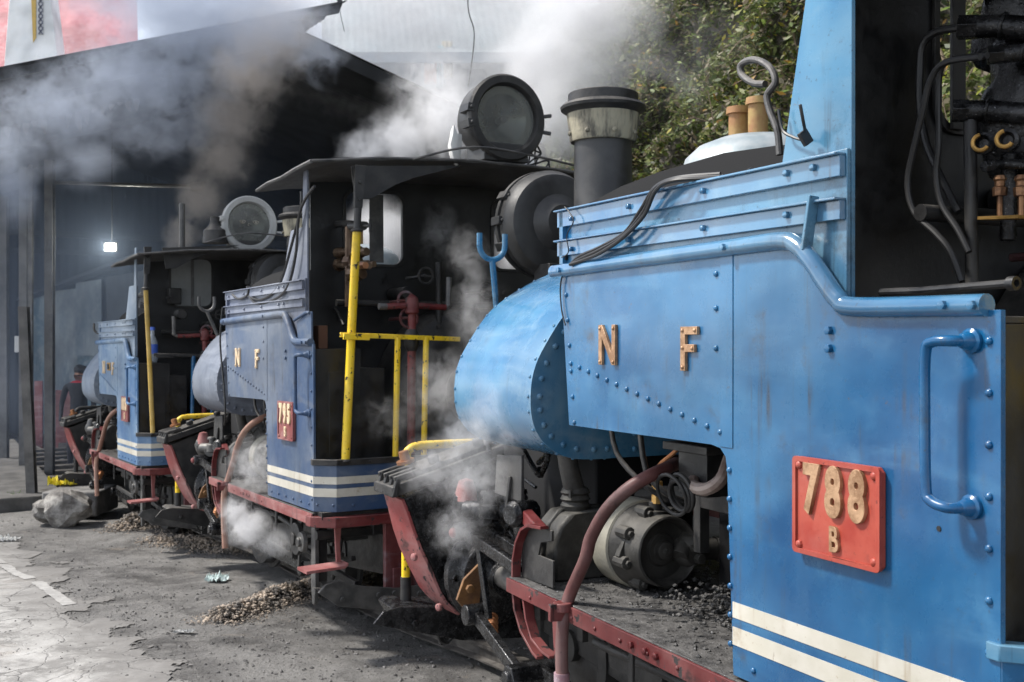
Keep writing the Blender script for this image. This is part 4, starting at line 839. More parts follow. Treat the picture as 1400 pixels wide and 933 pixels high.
    m = MB(); m.box((-.08, .75, .35), (.1, 1.7, .7)); m.lathe((-.1, WC, .55), (-1, 0, 0), [(0, .1), (.12, .08), (.12, .16), (.15, .16)], 20); m.cyl((.25, .1, .62), (.25, .5, .62), .03); m.lathe((.55, .10, .56), (0, -1, 0), [(0, .10), (.03, .10), (.03, .04), (.05, .04)], 20)
    m.box((.30, .14, .33), (.38, .19, .72)); m.tube([(.7, .15, .5), (.5, .2, .45), (.2, .25, .5)], .015, 8, True, 4); m.bar((1.0, .2, .45), (.1, .3, .33), .03, .04); m.box((.75, .12, .40), (.79, .16, .72)); m.bar((1.7, .16, .42), (.8, .16, .40), .02, .035)
    m.build('brake_rigging', IRON, root, .003)
    return root

E1 = engine(1, F1, 'bright blue steam locomotive numbered 788 filling the right of the picture', dict(sx=0, cr=.465, no='788', pole=YEL, rail=YEL, post=YEL, fork=0))
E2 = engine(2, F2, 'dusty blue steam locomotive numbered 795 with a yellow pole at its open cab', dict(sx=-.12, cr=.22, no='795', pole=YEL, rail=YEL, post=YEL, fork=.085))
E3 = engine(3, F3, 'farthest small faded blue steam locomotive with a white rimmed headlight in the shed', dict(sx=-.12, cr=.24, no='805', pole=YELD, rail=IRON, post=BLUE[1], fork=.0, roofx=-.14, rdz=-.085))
for e in (E1, E2, E3): e['group'] = 'saddle tank steam locomotives standing in a line'

# ================================================================== DETAILS OF THE TWO NEARER ENGINES
def detail(name, mb, mat, root, bev=0.0, **kw): return mb.build(name, mat, root, bev, **kw)
T1 = lambda pts, y: [S(F1, a, b, y) for a, b in pts]
T2 = lambda pts, y: [S(F2, a, b, y) for a, b in pts]
T3 = lambda pts, y: [S(F3, a, b, y) for a, b in pts]
# engine 1: loose cables over the boards, whistle lever, hook, tie wire
for i, dy in enumerate((-.012, -.022, -.03)):
    m = MB(); q = T1([(960, 236 + i * 3), (925, 243 + i * 2), (898, 256 + i * 2), (878, 285 + i * 5), (852, 318 + i * 4), (822, 338 + i * 4), (795, 350 + i * 3), (780, 360 + i)], dy); q = [V((p.x, p.y + .006 * math.sin(j * 2 + i), p.z)) for j, p in enumerate(q)]
    q[0].y = .05; detail('cable', m.tube(q, .0062, 8, True, 6), RUBBER, E1)
m = MB(); m.tube(T1([(772, 283), (778, 290), (784, 303), (775, 322), (777, 345), (768, 352)], -.008), .0022, 6, True, 5); detail('tie_wire', m, RUBBER, E1)
m = MB(); m.tube(T1([(769, 374), (766, 395), (768, 425), (773, 445)], -.01), .003, 6, True, 5); detail('tie_wire', m, RUBBER, E1)
m = MB(); m.tube([S(F1, a, b, .26) for a, b in ((1066, 212), (1063, 180), (1052, 150), (1049, 130), (1060, 112), (1052, 92), (1032, 82), (1014, 88), (1014, 102), (1030, 114), (1046, 115))], .0105, 10, True, 6); detail('whistle_lever', m, STEEL, E1)
m = MB(); q = T1([(1064, 150), (1070, 178), (1085, 188), (1098, 192)], .02); m.tube(q, .004, 6, True, 6); detail('tie_wire', m, RUBBER, E1)
m = MB(); q = [S(F1, 1094, 143, -.03), S(F1, 1098, 165, -.02), S(F1, 1101, 180, .0)]; m.tube(q, .0045, 8, True, 4); m.bar(S(F1, 1096, 180, .0), S(F1, 1106, 197, .02), .028, .012, (1, 0, 0)); detail('wire_hook', m, RUBBER, E1, .002)
# engine 1: cab fittings seen over the side sheet
m = MB(); q = T1([(1205, 400), (1260, 398), (1380, 388)], .10); m.tube(q, .0095, 10); m.lathe(q[-1], (-1, 0, 0), [(0, .015), (.018, .015), (.018, .008), (0.005, .006)], 12); detail('grab_rail', m, BLACK, E1)
m = MB(); m.cyl(S(F1, 1329, 392, .45), S(F1, 1326, 165, .45), .0165, None, 12); detail('steam_pipe', m, IRON, E1)
m = MB()
for (ax_, ay), (bx_, by), r, yy in (((1310, 38), (1372, 36), .040, .42), ((1350, 76), (1400, 72), .030, .42), ((1302, 152), (1352, 152), .038, .42), ((1345, 190), (1385, 185), .022, .5), ((1345, 228), (1372, 224), .018, .42)):
    r *= .8; a, b = S(F1, ax_, ay, yy), S(F1, bx_, by, yy + .06); m.lathe(a, b - a, [(0, r * .8), (0, r), ((b - a).length * .45, r)], 6); m.cyl(a.lerp(b, .4), b, r * .9, None, 14); m.cyl(b, S(F1, bx_ + 80, by + 6, yy + .12), r * .9, None, 14); m.torus(b, S(F1, bx_ + 80, by + 6, yy + .12) - b, r * .95, r * .18, 16, 6)
detail('valve_nuts', m, OIL, E1, .002); E1_nuts = 1
m = MB(); m.blob(S(F1, 1400, 150, .60), .16, 3, .35, 4, (.8, .6, 1.3)); m.blob(S(F1, 1395, 40, .62), .13, 3, .3, 8, (1, .5, 1)); m.box((.12, .56, 2.0), (.34, .70, 2.75)); m.cyl(S(F1, 1380, 210, .52), S(F1, 1378, 330, .52), .02); detail('injector_body', m, OIL, E1, .004)
for nm, pts, r, yy in (('oil_pipe', [(1312, 38), (1280, 44), (1262, 62), (1258, 100), (1258, 145), (1266, 195), (1285, 240), (1310, 290)], .0105, .44), ('oil_pipe', [(1350, 76), (1305, 82), (1286, 95), (1283, 140), (1283, 200), (1280, 240), (1288, 280), (1310, 315), (1325, 345)], .0085, .40), ('oil_pipe', [(1340, 78), (1292, 86), (1272, 110), (1262, 150), (1250, 200), (1241, 250), (1250, 290), (1280, 320), (1300, 345), (1315, 385)], .0085, .36)):
    m = MB(); detail(nm, m.tube(T1(pts, yy), r, 10, True, 6), RUBBER, E1)
for a, b in ((1341, 195), (1374, 190)):
    c_ = S(F1, a, b, .40); m = MB(); m.lathe(c_ + V((.02, .04, 0)), (-.5, -1, 0), [(0, .026), (.03, .028), (.035, .02), (.02, .012)], 16); sg = detail('sight_glass', m, OIL, E1)
    m = MB(); m.torus(c_, (-.5, -1, 0), .019, .0055, 20, 8, .6, 4.6); detail('ring', m, BRASSM, sg)
for a in (1367, 1396):
    m = MB(); p = S(F1, a, 268, .45); m.cyl(p + V((0, 0, -.055)), p, .007, None, 8); m.lathe(p, (0, 0, 1), [(0, .017), (.02, .018), (.024, .012), (.035, .012), (.04, .016), (.05, .012)], 8); detail('drain_valve', m, metal('dark_copper', (.10, .05, .03), (.30, .16, .08), (.3, .5), .7, None, 0, 25, .3), E1)
m = MB(); m.bar(S(F1, 1346, 299, .45), S(F1, 1402, 297, .45), .05, .008); detail('bracket', m, BRASSM, E1)
m = MB(); m.box((-.03, .28, 1.785), (.62, .30, 1.80)) if False else m.box((.02, .03, 1.736), (.60, .28, 1.75)); detail('shelf', m, IRON, E1, .002)
m = MB(); p = S(F1, 1284, 723, 0); m.cyl((p.x, -.002, p.z), (p.x, .001, p.z), .006, None, 10); detail('bolt_hole', m, BLACK, E1)
m = MB(); m.prism([rrect(1.862, 1.985, 1.872, 2.02, .003, 2)], 'y', .02, .03); detail('gap', m, BLACK, E1)
# engine 2: cab fittings
for pts, r, yy in (([(500, 308), (470, 306), (438, 311), (426, 322), (424, 350), (430, 375), (440, 388)], .022, .42), ([(452, 346), (440, 350), (436, 362), (440, 392), (448, 412), (460, 425), (470, 445)], .011, .40), ([(448, 395), (456, 400), (458, 415), (465, 440)], .009, .42)):
    m = MB(); detail('oil_pipe', m.tube(T2(pts, yy), r, 10, True, 6), IRON, E2)
m = MB(); m.cyl(S(F2, 452, 450, .42), S(F2, 451, 365, .42), .020, None, 10); detail('steam_pipe', m, STEEL, E2)
m = MB()
for a, b, r in ((465, 345, .035), (462, 362, .045), (480, 358, .05), (490, 345, .04), (485, 375, .05), (500, 362, .03)):
    p = S(F2, a, b, .42); m.lathe(p + V((.06, 0, 0)), (-1, .3, 0), [(0, r), (.06, r), (.07, r * .7), (.12, r * .7)], 8)
m.cyl(S(F2, 478, 310, .42), S(F2, 478, 420, .42), .03); m.cyl(S(F2, 455, 362, .42), S(F2, 505, 364, .42), .022); detail('injector_body', m, metal('brown_brass', (.10, .06, .04), (.20, .14, .09), (.35, .6), .6, None, 0, 12), E2, .003)
m = MB(); m.cyl(S(F2, 480, 309, .40), S(F2, 497, 309, .40), .028); m.cyl(S(F2, 497, 309, .40), S(F2, 506, 309, .40), .010); m.cyl(S(F2, 506, 300, .40), S(F2, 506, 318, .40), .008); detail('tap', m, IRON, E2)
m = MB(); m.cyl(S(F2, 487, 364, .38), S(F2, 500, 363, .38), .022, None, 6); detail('fitting', m, COPPER, E2)
m = MB(); p = S(F2, 440, 452, .2); m.box((p.x - .05, .16, 1.737), (p.x + .05, .22, 1.88)); detail('wood_block', m, flat('old_wood', (.16, .08, .05), .8), E2, .004); 
m = MB(); m.prism([(.06, 1.75), (.30, 1.80), (.32, 1.90), (.10, 1.955), (.06, 1.95)], 'y', .01, .022); m.tube([(.07, .004, 1.945), (.12, .004, 1.95), (.34, .004, 1.91)], .010, 8); detail('splash_plate', m, BLUE[2], E2, .002)
for pts, yy in (([(412, 262), (411, 285), (400, 330), (385, 382), (372, 402), (355, 410), (342, 405), (338, 392)], .02), ([(430, 255), (416, 275), (408, 300), (404, 350), (392, 395), (370, 412), (350, 415), (340, 404)], .015), ([(318, 403), (326, 409), (338, 404), (341, 392)], .01)):
    m = MB(); detail('cable', m.tube(T2(pts, yy), .009, 7, True, 6), RUBBER, E2)
m = MB(); m.tube([(1.9, -.01, 2.05), (1.93, -.02, 1.8), (1.84, -.02, 1.5), (1.80, -.02, 1.3), (1.86, -.01, 1.2)], .007, 6, True, 4); detail('cable', m, RUBBER, E2)
m = MB(); m.tube([(.45, .12, 2.80), (.30, .07, 2.2)], .012); detail('stay_rod', m, IRON, E2)
random.seed(5)
for i in range(5):
    c = V((.12, WC - .27, 3.02)); m = MB(); a = i * 1.3
    m.tube([c + V((0, -.02, 0)), c + V((.0, .06 + .05 * math.sin(a), .10 * math.cos(a))), c + V((.02, -.02 + .08 * math.cos(a), -.04)), c + V((.0, .10 * math.sin(a + 1), -.12)), c + V((.03, -.12 - .03 * i, -.13))], .006, 6, True, 6)
    for j in range(len(m.v)): x, y, z = m.v[j]; m.v[j] = (x, 2 * WC - y + .10, z)
    detail('loose_wire', m, RUBBER, E2)
m = MB(); m.blob((.02, WC - .30, 2.99), .07, 2, .4, 3, (.6, .6, 1.6)); detail('rag', m, flat('white_rag', (.6, .6, .58), .9), E2, label='white rag wedged beside the headlight')
# engine 3: cab fittings
m = MB(); p = S(F3, 226, 445, .55); m.lathe(p + V((0, 0, -.10)), (0, 0, 1), [(0, .03), (.02, .06), (.18, .065), (.22, .05), (.24, .02)], 14); m.cyl(p + V((0, 0, -.25)), p + V((0, 0, -.1)), .018); detail('lubricator', m, COPPER, E3)
for pts in ([(182, 405), (190, 405), (210, 404), (235, 408)], [(184, 406), (184, 430), (192, 448), (202, 452)], [(212, 462), (214, 475), (225, 482), (232, 488)]):
    m = MB(); detail('oil_pipe', m.tube(T3(pts, .45), .022, 8, True, 5), IRON, E3)
m = MB(); m.bar(S(F3, 200, 405, .5), S(F3, 240, 405, .5), .12, .16); m.cyl(S(F3, 244, 430, .5), S(F3, 250, 430, .5), .05); detail('injector_body', m, IRON, E3, .01)
m = MB(); m.box((1.36, -.008, 1.655), (1.20, .0, 1.735)); bp = detail('brass_plate', m, BRASSM, E3); text('digits', '805', .075, IRON, bp, (1.28, -.009, 1.69), .8, .003, .002)
m = MB(); m.cyl((.55, .55, 2.8), (.55, .55, 3.3), .03, None, 10); detail('vent_pipe', m, STEEL, E3)
m = MB(); m.lathe((.1, .75, 2.88), (0, 0, 1), [(0, .12), (.12, .11), (.17, .06), (.22, .045), (.25, .05)], 14); detail('turret', m, IRON, E3)
for k_, (r_, fr) in enumerate(((E2, F2), (E3, F3))):
    m = MB(); m.tube([(-.08, .6, rz(.25)), (-.1, 1.0, 2.97), (-.08, 1.5, 2.95), (-.02, 2.0, 2.9)], .008, 6, True, 5); detail('cable', m, STEEL, r_)
# bottle on the locker of the farthest engine: its own thing
m = MB(); p = F3.W((.14, .17, 1.742)); m.lathe(p, (0, 0, 1), [(0, .04), (.02, .048), (.10, .045), (.19, .047), (.25, .02), (.27, .018), (.30, .018)], 18)
BOT = NT('bottle_plastic'); BOT.fin((.55, .62, .70), .15); BOT.b.inputs['Transmission Weight'].default_value = .6
o = m.build('bottle', BOT.m); tag(o, 'clear plastic bottle with blue label standing on the locker of the farthest engine', 'bottle')
m = MB(); m.lathe(p + V((0, 0, .08)), (0, 0, 1), [(0, .049), (.09, .049)], 18, False); x = m.build('bottle_label', flat('label_blue', (.05, .12, .5), .4), o)
m = MB(); m.lathe(p + V((0, 0, .30)), (0, 0, 1), [(0, .022), (.03, .022)], 14); m.build('bottle_cap', flat('cap_blue', (.05, .12, .5), .4), o)

# ================================================================== SHED
U = V((-.5, .866, 0)); T = V((.866, .5, 0)); SB = V((-5, 11.4, 0))
def wp(px, py, Y): return V(((px - 700) / FPX * Y, Y, 1.7 + (466.5 - py) / FPX * Y))
def sh(s, r, z): p = SB + T * s + U * r; return V((p.x, p.y, z))
SHEET = metal('sooty_sheet', (.012, .013, .015), (.03, .032, .035), (.6, .85), .1, None, 0, 3, .2)
def corr(name, mat, p00, p10, p01, parent=None, pitch=.12, amp=.018, rag=None, label=None):
    """corrugated sheet: ridges run from p00 towards p01, waves along p00->p10; rag trims the far wave edge"""
    a, b = (p10 - p00), (p01 - p00); n = a.cross(b).normalized(); L = a.length; c = max(4, int(L / pitch * 4)); m = MB(); vs = []
    for i in range(c + 1):
        t = i / c; w_ = n * amp * math.sin(2 * math.pi * t * L / pitch); q0, q1 = p00 + a * t + w_, p01 + a * t + w_
        if rag: q0 = q0 + b.normalized() * rag(t, 0); q1 = q1 + b.normalized() * rag(t, 1)
        vs += [q0, q1]
    m.add(vs, [(i * 2, i * 2 + 1, i * 2 + 3, i * 2 + 2) for i in range(c)])
    return m.build(name, mat, parent, 0, 60, label=label)
shed = empty('engine_shed', 'dark smoke filled engine shed with torn sheet roof on steel posts', 'shed', SB)
def inshed(o): o.parent = shed; o.matrix_parent_inverse = Matrix.Translation(-SB); return o
zl = lambda s: 4.61 + s * .336
zr = lambda s: 5.78 - (s - 3.45) * .318
rg = lambda t, e: (.22 * noise.noise(V((t * 30, e * 9, 2))) + .12 * noise.noise(V((t * 170, 1, e)))) if e else 0
inshed(corr('roof', SHEET, sh(-1.3, 0, zl(-1.3)), sh(-1.3, 14, zl(-1.3)), sh(3.50, 0, zl(3.50)), rag=rg))
inshed(corr('roof', SHEET, sh(7.2, 1.45, zr(7.2)), sh(7.2, 14, zr(7.2)), sh(3.42, 1.45, zr(3.42) - .02)))
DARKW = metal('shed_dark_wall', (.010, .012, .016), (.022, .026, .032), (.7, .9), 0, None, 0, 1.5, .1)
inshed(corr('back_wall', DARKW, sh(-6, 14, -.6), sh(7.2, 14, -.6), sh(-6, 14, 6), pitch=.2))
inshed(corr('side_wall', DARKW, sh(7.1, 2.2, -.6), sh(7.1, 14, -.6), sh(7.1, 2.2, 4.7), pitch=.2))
m = MB(); m.prism([(1.2, 0), (1.2, 1)], 'x', 0, 1) if False else None
def quadp(pts, th, name, mat):
    m = MB(); n = (pts[1] - pts[0]).cross(pts[2] - pts[0]).normalized() * th; k = len(pts)
    m.add(list(pts) + [p + n for p in pts], [tuple(range(k)), tuple(range(2 * k - 1, k - 1, -1))] + [(i, (i + 1) % k, k + (i + 1) % k, k + i) for i in range(k)]); return inshed(m.build(name, mat))
quadp([sh(3.42, 1.47, zr(3.42) - .03), sh(7.2, 1.47, zr(7.2) - .03), sh(7.2, 1.47, zr(7.2) - .22), sh(3.42, 1.47, zr(3.42) - .22)], .03, 'fascia', SHEET)
quadp([sh(-1.3, .02, zl(-1.3) - .03), sh(3.4, .02, zl(3.4) - .03), sh(3.4, .02, zl(3.4) - .13), sh(-1.3, .02, zl(-1.3) - .13)], .03, 'fascia', SHEET)
def shbar(name, a, b, wd, th, mat=STEEL): m = MB(); m.bar(a, b, wd, th); return inshed(m.build(name, mat, bev=.004))
for r in (8, 12):
    shbar('truss', sh(-.3, r, 3.55), sh(7, r, 3.55), .07, .10, SHEET); shbar('truss', sh(3.4, r, 3.55), sh(3.4, r, 5.6), .06, .08, SHEET)
for r in (2, 6, 10): shbar('purlin', sh(-1.0, r, zl(-1.0) - .1), sh(3.3, r, zl(3.3) - .1), .06, .09, SHEET)
# torn lining hanging from the eave
m = MB(); random.seed(11)
for i in range(16):
    s = -.25 + i * .085; a = sh(s, -.0, zl(s) - .62); d = random.uniform(.03, .25)
    m.add([a, a + T * .07, a + T * random.uniform(.0, .07) - V((0, 0, d)), a - V((0, 0, d * .5))], [(0, 1, 2, 3)])
inshed(m.build('torn_lining', flat('torn_sheet', (.12, .11, .10), .8)))
m = MB(); a = wp(464, 0, 13.2); m.add([a + V((-.05, 0, .1)), a + V((.03, 0, .1)), a + V((.035, 0, -.06)), a + V((.0, 0, -.14)), a + V((-.02, 0, -.05))], [(0, 1, 2, 3, 4)]); m.tube([a + V((0, 0, -.1)), a + V((.03, 0, -.25)), a + V((.06, 0, -.38))], .004, 5); inshed(m.build('torn_sheet', SHEET, smooth=0))
# posts: rolled steel sections
def post(px, py, h, wd, tone, label, lean=0):
    c = G(px, py); m = MB(); w_, t = wd, .012; d = wd * .8
    def seg(x0, y0, x1, y1):
        m.add([(c.x + x0, c.y + y0, c.z - .3), (c.x + x1, c.y + y0, c.z - .3), (c.x + x1, c.y + y1, c.z - .3), (c.x + x0, c.y + y1, c.z - .3), (c.x + x0 + lean, c.y + y0, h), (c.x + x1 + lean, c.y + y0, h), (c.x + x1 + lean, c.y + y1, h), (c.x + x0 + lean, c.y + y1, h)], [(0, 3, 2, 1), (4, 5, 6, 7), (0, 1, 5, 4), (1, 2, 6, 5), (2, 3, 7, 6), (3, 0, 4, 7)])
    seg(-w_ / 2, -d / 2, w_ / 2, -d / 2 + t); seg(-w_ / 2, d / 2 - t, w_ / 2, d / 2); seg(-t / 2, -d / 2 + t, t / 2, d / 2 - t)
    return tag(m.build('post', tone, bev=.002), label, 'post', 'steel posts along the shed')
PST = metal('post_steel', (.07, .068, .066), (.15, .145, .14), (.5, .75), .3, None, 0, 4, .2)
post(46, 692, 2.12, .11, PST, 'shorter steel post leaning slightly, nearest the grey rock', -.12)
post(68, 662, 4.3, .12, PST, 'tall steel post to the right of the leaning one')
post(33, 655, 4.3, .12, PST, 'steel post just left of the leaning one')
post(42, 664, 4.2, .06, STEEL, 'thin steel pipe post between the two taller posts')
post(6, 645, 4.0, .12, PST, 'steel post at the left edge of the picture')
m = MB(); a, b = SB + T * .0, 0; c1, c2 = G(66, 660), G(70, 640); y_ = c1.y; zz = 1.7 + (466 - 249) / FPX * y_
m.cyl((c1.x, y_, zz), ((272 - 700) / FPX * 13.5, 13.5, 1.7 + (466 - 255) / FPX * 13.5), .025, None, 8); m.cyl(((262 - 700) / FPX * 13.5, 13.5, 1.7 + (466 - 256) / FPX * 13.5), ((278 - 700) / FPX * 13.5, 13.5, 1.7 + (466 - 254) / FPX * 13.5), .06, None, 10)
tag(m.build('steel_rod', IRON), 'thin horizontal steel rod reaching from a post into the smoke', 'rod')
m = MB(); c1 = G(12, 645); x0, y0, z0 = c1.x + .14, c1.y - .12, 1.52; m.box((x0, y0, z0), (x0 + .18, y0 + .1, z0 + .26)); m.box((x0 + .18, y0 + .02, z0 + .06), (x0 + .23, y0 + .08, z0 + .2)); tag(m.build('junction_box', WHITEM, bev=.012), 'small white electrical box on the leftmost post', 'box')
# lean-to of faded sheets, left, inside the shed
def faded(nm, a, b): return paint(nm, a, b, grime=(.05, .05, .05), g=.5, streak=.6, pale=(.3, .33, .34), rough=(.6, .85), sc_=1.2, wob=.1)
FW, FS = faded('faded_sheet', (.13, .17, .20), (.19, .22, .24)), faded('teal_sheet', (.07, .13, .17), (.11, .18, .22))
lt = empty('sheet_wall', 'grey blue corrugated sheet wall behind the posts in the shed', 'wall', (-9, 19, 0))
def inwall(o): o.parent = lt; o.matrix_parent_inverse = Matrix.Translation(-lt.location); return o
def wsheet(name, x0, x1, ytop0, ytop1, ybot, mat, Yof, **k):
    a, b = wp(x0, ybot, Yof(x0)), wp(x1, ybot, Yof(x1)); c = wp(x0, ytop0, Yof(x0)); b.z = a.z
    return inwall(corr(name, mat, a, b, V((a.x, a.y, c.z)), pitch=.11, amp=.014, **k))
Yw = lambda px: 24 - (px - 40) * .036
wsheet('corrugated_sheet', 40, 74, 405, 398, 590, FS, Yw); wsheet('corrugated_sheet', 74, 106, 398, 390, 590, FW, Yw)
wsheet('corrugated_sheet', 104, 139, 387, 380, 486, FW, lambda p: Yw(p) - .3, label='pale grey corrugated sheet hanging lowest'); wsheet('corrugated_sheet', 139, 200, 380, 360, 590, metal('dark_sheet', (.02, .024, .028), (.05, .06, .065), (.6, .8), 0, None, 0, 3), Yw); wsheet('corrugated_sheet', 106, 140, 480, 480, 600, FS, Yw)
m = MB(); m.bar(wp(30, 410, 24.2), wp(205, 345, 18), .25, .06); inwall(m.build('eave', SHEET))
m = MB(); m.bar(wp(77, 590, 22.2), wp(97, 590, 21.8), .02, .02) if False else m.box((-8.82, 21.2, -.6), (-8.52, 21.25, .75)); inwall(m.build('panel', PINK, label='faded salmon red lower panel'))
m = MB(); m.box((-9.58, 22.0, -.6), (-9.42, 22.05, .9)); inwall(m.build('panel', PINK, label='faded salmon red lower panel'))
# flood lamp, lit
fl = empty('flood_lamp', 'small bright floodlight glowing in the dark of the shed', 'lamp', wp(150, 338, 16))
m = MB(); p = wp(150, 338, 16); m.box((p.x - .10, p.y + .02, p.z - .07), (p.x + .10, p.y + .09, p.z + .07)); o = m.build('housing', IRON, bev=.01); o.parent = fl; o.matrix_parent_inverse = Matrix.Translation(-fl.location)
m = MB(); m.box((p.x - .075, p.y, p.z - .05), (p.x + .075, p.y + .02, p.z + .05)); o = m.build('lens', flat('lamp_light', (1, 1, .9), .3, 0, ((1, 1, .85), 18.0)), bev=.01); o.parent = fl; o.matrix_parent_inverse = Matrix.Translation(-fl.location)
m = MB(); m.cyl((p.x, p.y + .09, p.z), (p.x, p.y + .09, 5), .009, None, 8); o = m.build('bracket', COAL); o.parent = fl; o.matrix_parent_inverse = Matrix.Translation(-fl.location)
ll = bpy.data.lights.new('lamp_glow', 'POINT'); ll.energy = 25; ll.shadow_soft_size = .08; ll.color = (1, 1, .88); lo = bpy.data.objects.new('lamp_glow', ll); COL.objects.link(lo); lo.location = p + V((0, -.12, 0)); lo.parent = fl; lo.matrix_parent_inverse = Matrix.Translation(-fl.location)

# person standing beyond the farthest engine
def person():
    base = V(((106 - 700) / FPX * 17.2, 17.2, -.36)); J = {'hip': (0, 0, .88), 'ch': (.02, 0, 1.15), 'sh': (.04, -.02, 1.36), 'nk': (.05, -.03, 1.44), 'hd': (.07, -.05, 1.54), 'ht': (.07, -.05, 1.64),
      'la': (-.18, 0, 1.34), 'le': (-.24, -.02, 1.08), 'lh': (-.20, -.16, .88), 'lf': (-.19, -.2, .81), 'ra': (.22, -.02, 1.34), 're': (.28, -.05, 1.08), 'rh': (.25, -.20, .90), 'rf': (.25, -.24, .84),
      'lk': (-.11, -.03, .47), 'lt': (-.12, .02, .08), 'lo': (-.13, -.14, .04), 'rk': (.11, -.03, .47), 'rt': (.12, .02, .08), 'ro': (.13, -.14, .04)}
    E_ = [('hip', 'ch'), ('ch', 'sh'), ('sh', 'nk'), ('nk', 'hd'), ('hd', 'ht'), ('sh', 'la'), ('la', 'le'), ('le', 'lh'), ('lh', 'lf'), ('sh', 'ra'), ('ra', 're'), ('re', 'rh'), ('rh', 'rf'), ('hip', 'lk'), ('lk', 'lt'), ('lt', 'lo'), ('hip', 'rk'), ('rk', 'rt'), ('rt', 'ro')]
    rad = dict(hip=.16, ch=.15, sh=.13, nk=.055, hd=.095, ht=.075, la=.07, le=.05, lh=.035, lf=.03, ra=.07, re=.05, rh=.035, rf=.03, lk=.075, lt=.05, lo=.04, rk=.075, rt=.05, ro=.04)
    ks = list(J); me = bpy.data.meshes.new('person'); me.from_pydata([J[a] for a in ks], [(ks.index(a), ks.index(b)) for a, b in E_], []); o = bpy.data.objects.new('person', me); COL.objects.link(o); o.location = base
    sk = o.modifiers.new('skin', 'SKIN'); 
    if not me.skin_vertices: bpy.context.view_layer.objects.active = o; bm = bmesh.new(); bm.from_mesh(me); bm.verts.layers.skin.verify(); bm.to_mesh(me); bm.free()
    for i, a in enumerate(ks): me.skin_vertices[0].data[i].radius = (rad[a], rad[a] * .8); me.skin_vertices[0].data[i].use_root = a == 'hip'
    ss = o.modifiers.new('sub', 'SUBSURF'); ss.levels = ss.render_levels = 2
    t = NT('person_colours'); sp_ = t.n('ShaderNodeSeparateXYZ'); t.l(t.tc, sp_.inputs[0]); z = sp_.outputs[2]
    c = t.mix(t.ramp(z, .93, .96), (.02, .02, .03), (.018, .017, .02)); c = t.mix(t.ramp(z, 1.405, 1.415), c, (.55, .02, .03)); c = t.mix(t.ramp(z, 1.445, 1.455), c, (.32, .17, .11)); hands = t.ramp(z, .80, .90, 0, 0)
    t.fin(c, .7); me.materials.append(t.m)
    h = MB(); h.blob((.065, -.03, 1.60), .105, 3, .12, 2, (1, 1.1, .85)); hh = h.build('hair', flat('black_hair', (.012, .01, .009), .6), o)
    f = MB(); f.blob((.075, -.145, 1.545), .016, 1, 0, 0, (.8, 1.2, 1.3)); f.build('nose', flat('skin_tone', (.32, .17, .11), .6), o)
    for s in (-1, 1): f = MB(); f.blob((.075 + s * .035, -.128, 1.572), .012, 1, 0); f.build('eye', flat('eye_dark', (.02, .015, .012), .3), o)
    f = MB(); f.box((.05, -.139, 1.505), (.10, -.13, 1.512)); f.build('mouth', flat('lip', (.22, .08, .07), .6), o)
    return tag(o, 'person in a black jacket and red collar standing beyond the farthest engine', 'person')
person()

# ================================================================== HILLSIDE AND BUILDINGS BEHIND
HILLM = NT('hillside_earth'); HILLM.bump(HILLM.noise(6, 8, .7), .8, .08)
HILLM.fin(HILLM.mix(HILLM.ramp(HILLM.noise(1.5, 7, .7), .4, .62), (.05, .045, .03), (.17, .155, .135)), .95)
def hill(a, b):                                                      # a along the track, b up the bank
    q = F1.W((a, 5.0, 0)) + V((.904, .428, 0)) * (b * .42) + V((0, 0, b - .5))
    d = noise.fractal(V((a * .45, b * .5, 7)), .9, 2, 5) * 1.0 + noise.noise(V((a * 1.6, b * 1.6, 3))) * .22
    return q + V((.78, .37, -.3)) * d
m = MB(); na, nb = 120, 70; m.add([hill(-7 + 24 * i / na, 11 * j / nb) for j in range(nb + 1) for i in range(na + 1)], [(j * (na + 1) + i, j * (na + 1) + i + 1, (j + 1) * (na + 1) + i + 1, (j + 1) * (na + 1) + i) for j in range(nb) for i in range(na)])
tag(m.build('hillside', HILLM.m, smooth=80), kind='structure')
def leafmat(nm, cs):
    t = NT(nm); gm = t.n('ShaderNodeNewGeometry'); r = gm.outputs['Random Per Island']
    cr_ = t.n('ShaderNodeValToRGB'); cr_.color_ramp.interpolation = 'CONSTANT'; el_ = cr_.color_ramp.elements
    el_[0].color = rgba(cs[0]); el_[1].position = 1 / len(cs); el_[1].color = rgba(cs[1])
    for i, c in enumerate(cs[2:]): e = el_.new((i + 2) / len(cs)); e.color = rgba(c)
    t.l(r, cr_.inputs[0]); t.fin(cr_.outputs[0], .5, 0, .3); t.b.inputs['Subsurface Weight'].default_value = 0
    tr = t.n('ShaderNodeBsdfTranslucent'); t.l(cr_.outputs[0], tr.inputs[0]); mx = t.n('ShaderNodeMixShader'); mx.inputs[0].default_value = .3
    t.l(t.b.outputs[0], mx.inputs[1]); t.l(tr.outputs[0], mx.inputs[2]); t.l(mx.outputs[0], t.out.inputs[0]); return t.m
LEAF = leafmat('bank_leaves', [(.07, .10, .03), (.10, .14, .04), (.14, .165, .055), (.06, .08, .035), (.19, .20, .08), (.15, .12, .075), (.21, .24, .075), (.24, .21, .14)])
LEAFY = leafmat('yellow_leaves', [(.22, .24, .03), (.16, .22, .04), (.30, .27, .04), (.12, .18, .03), (.34, .20, .05)])
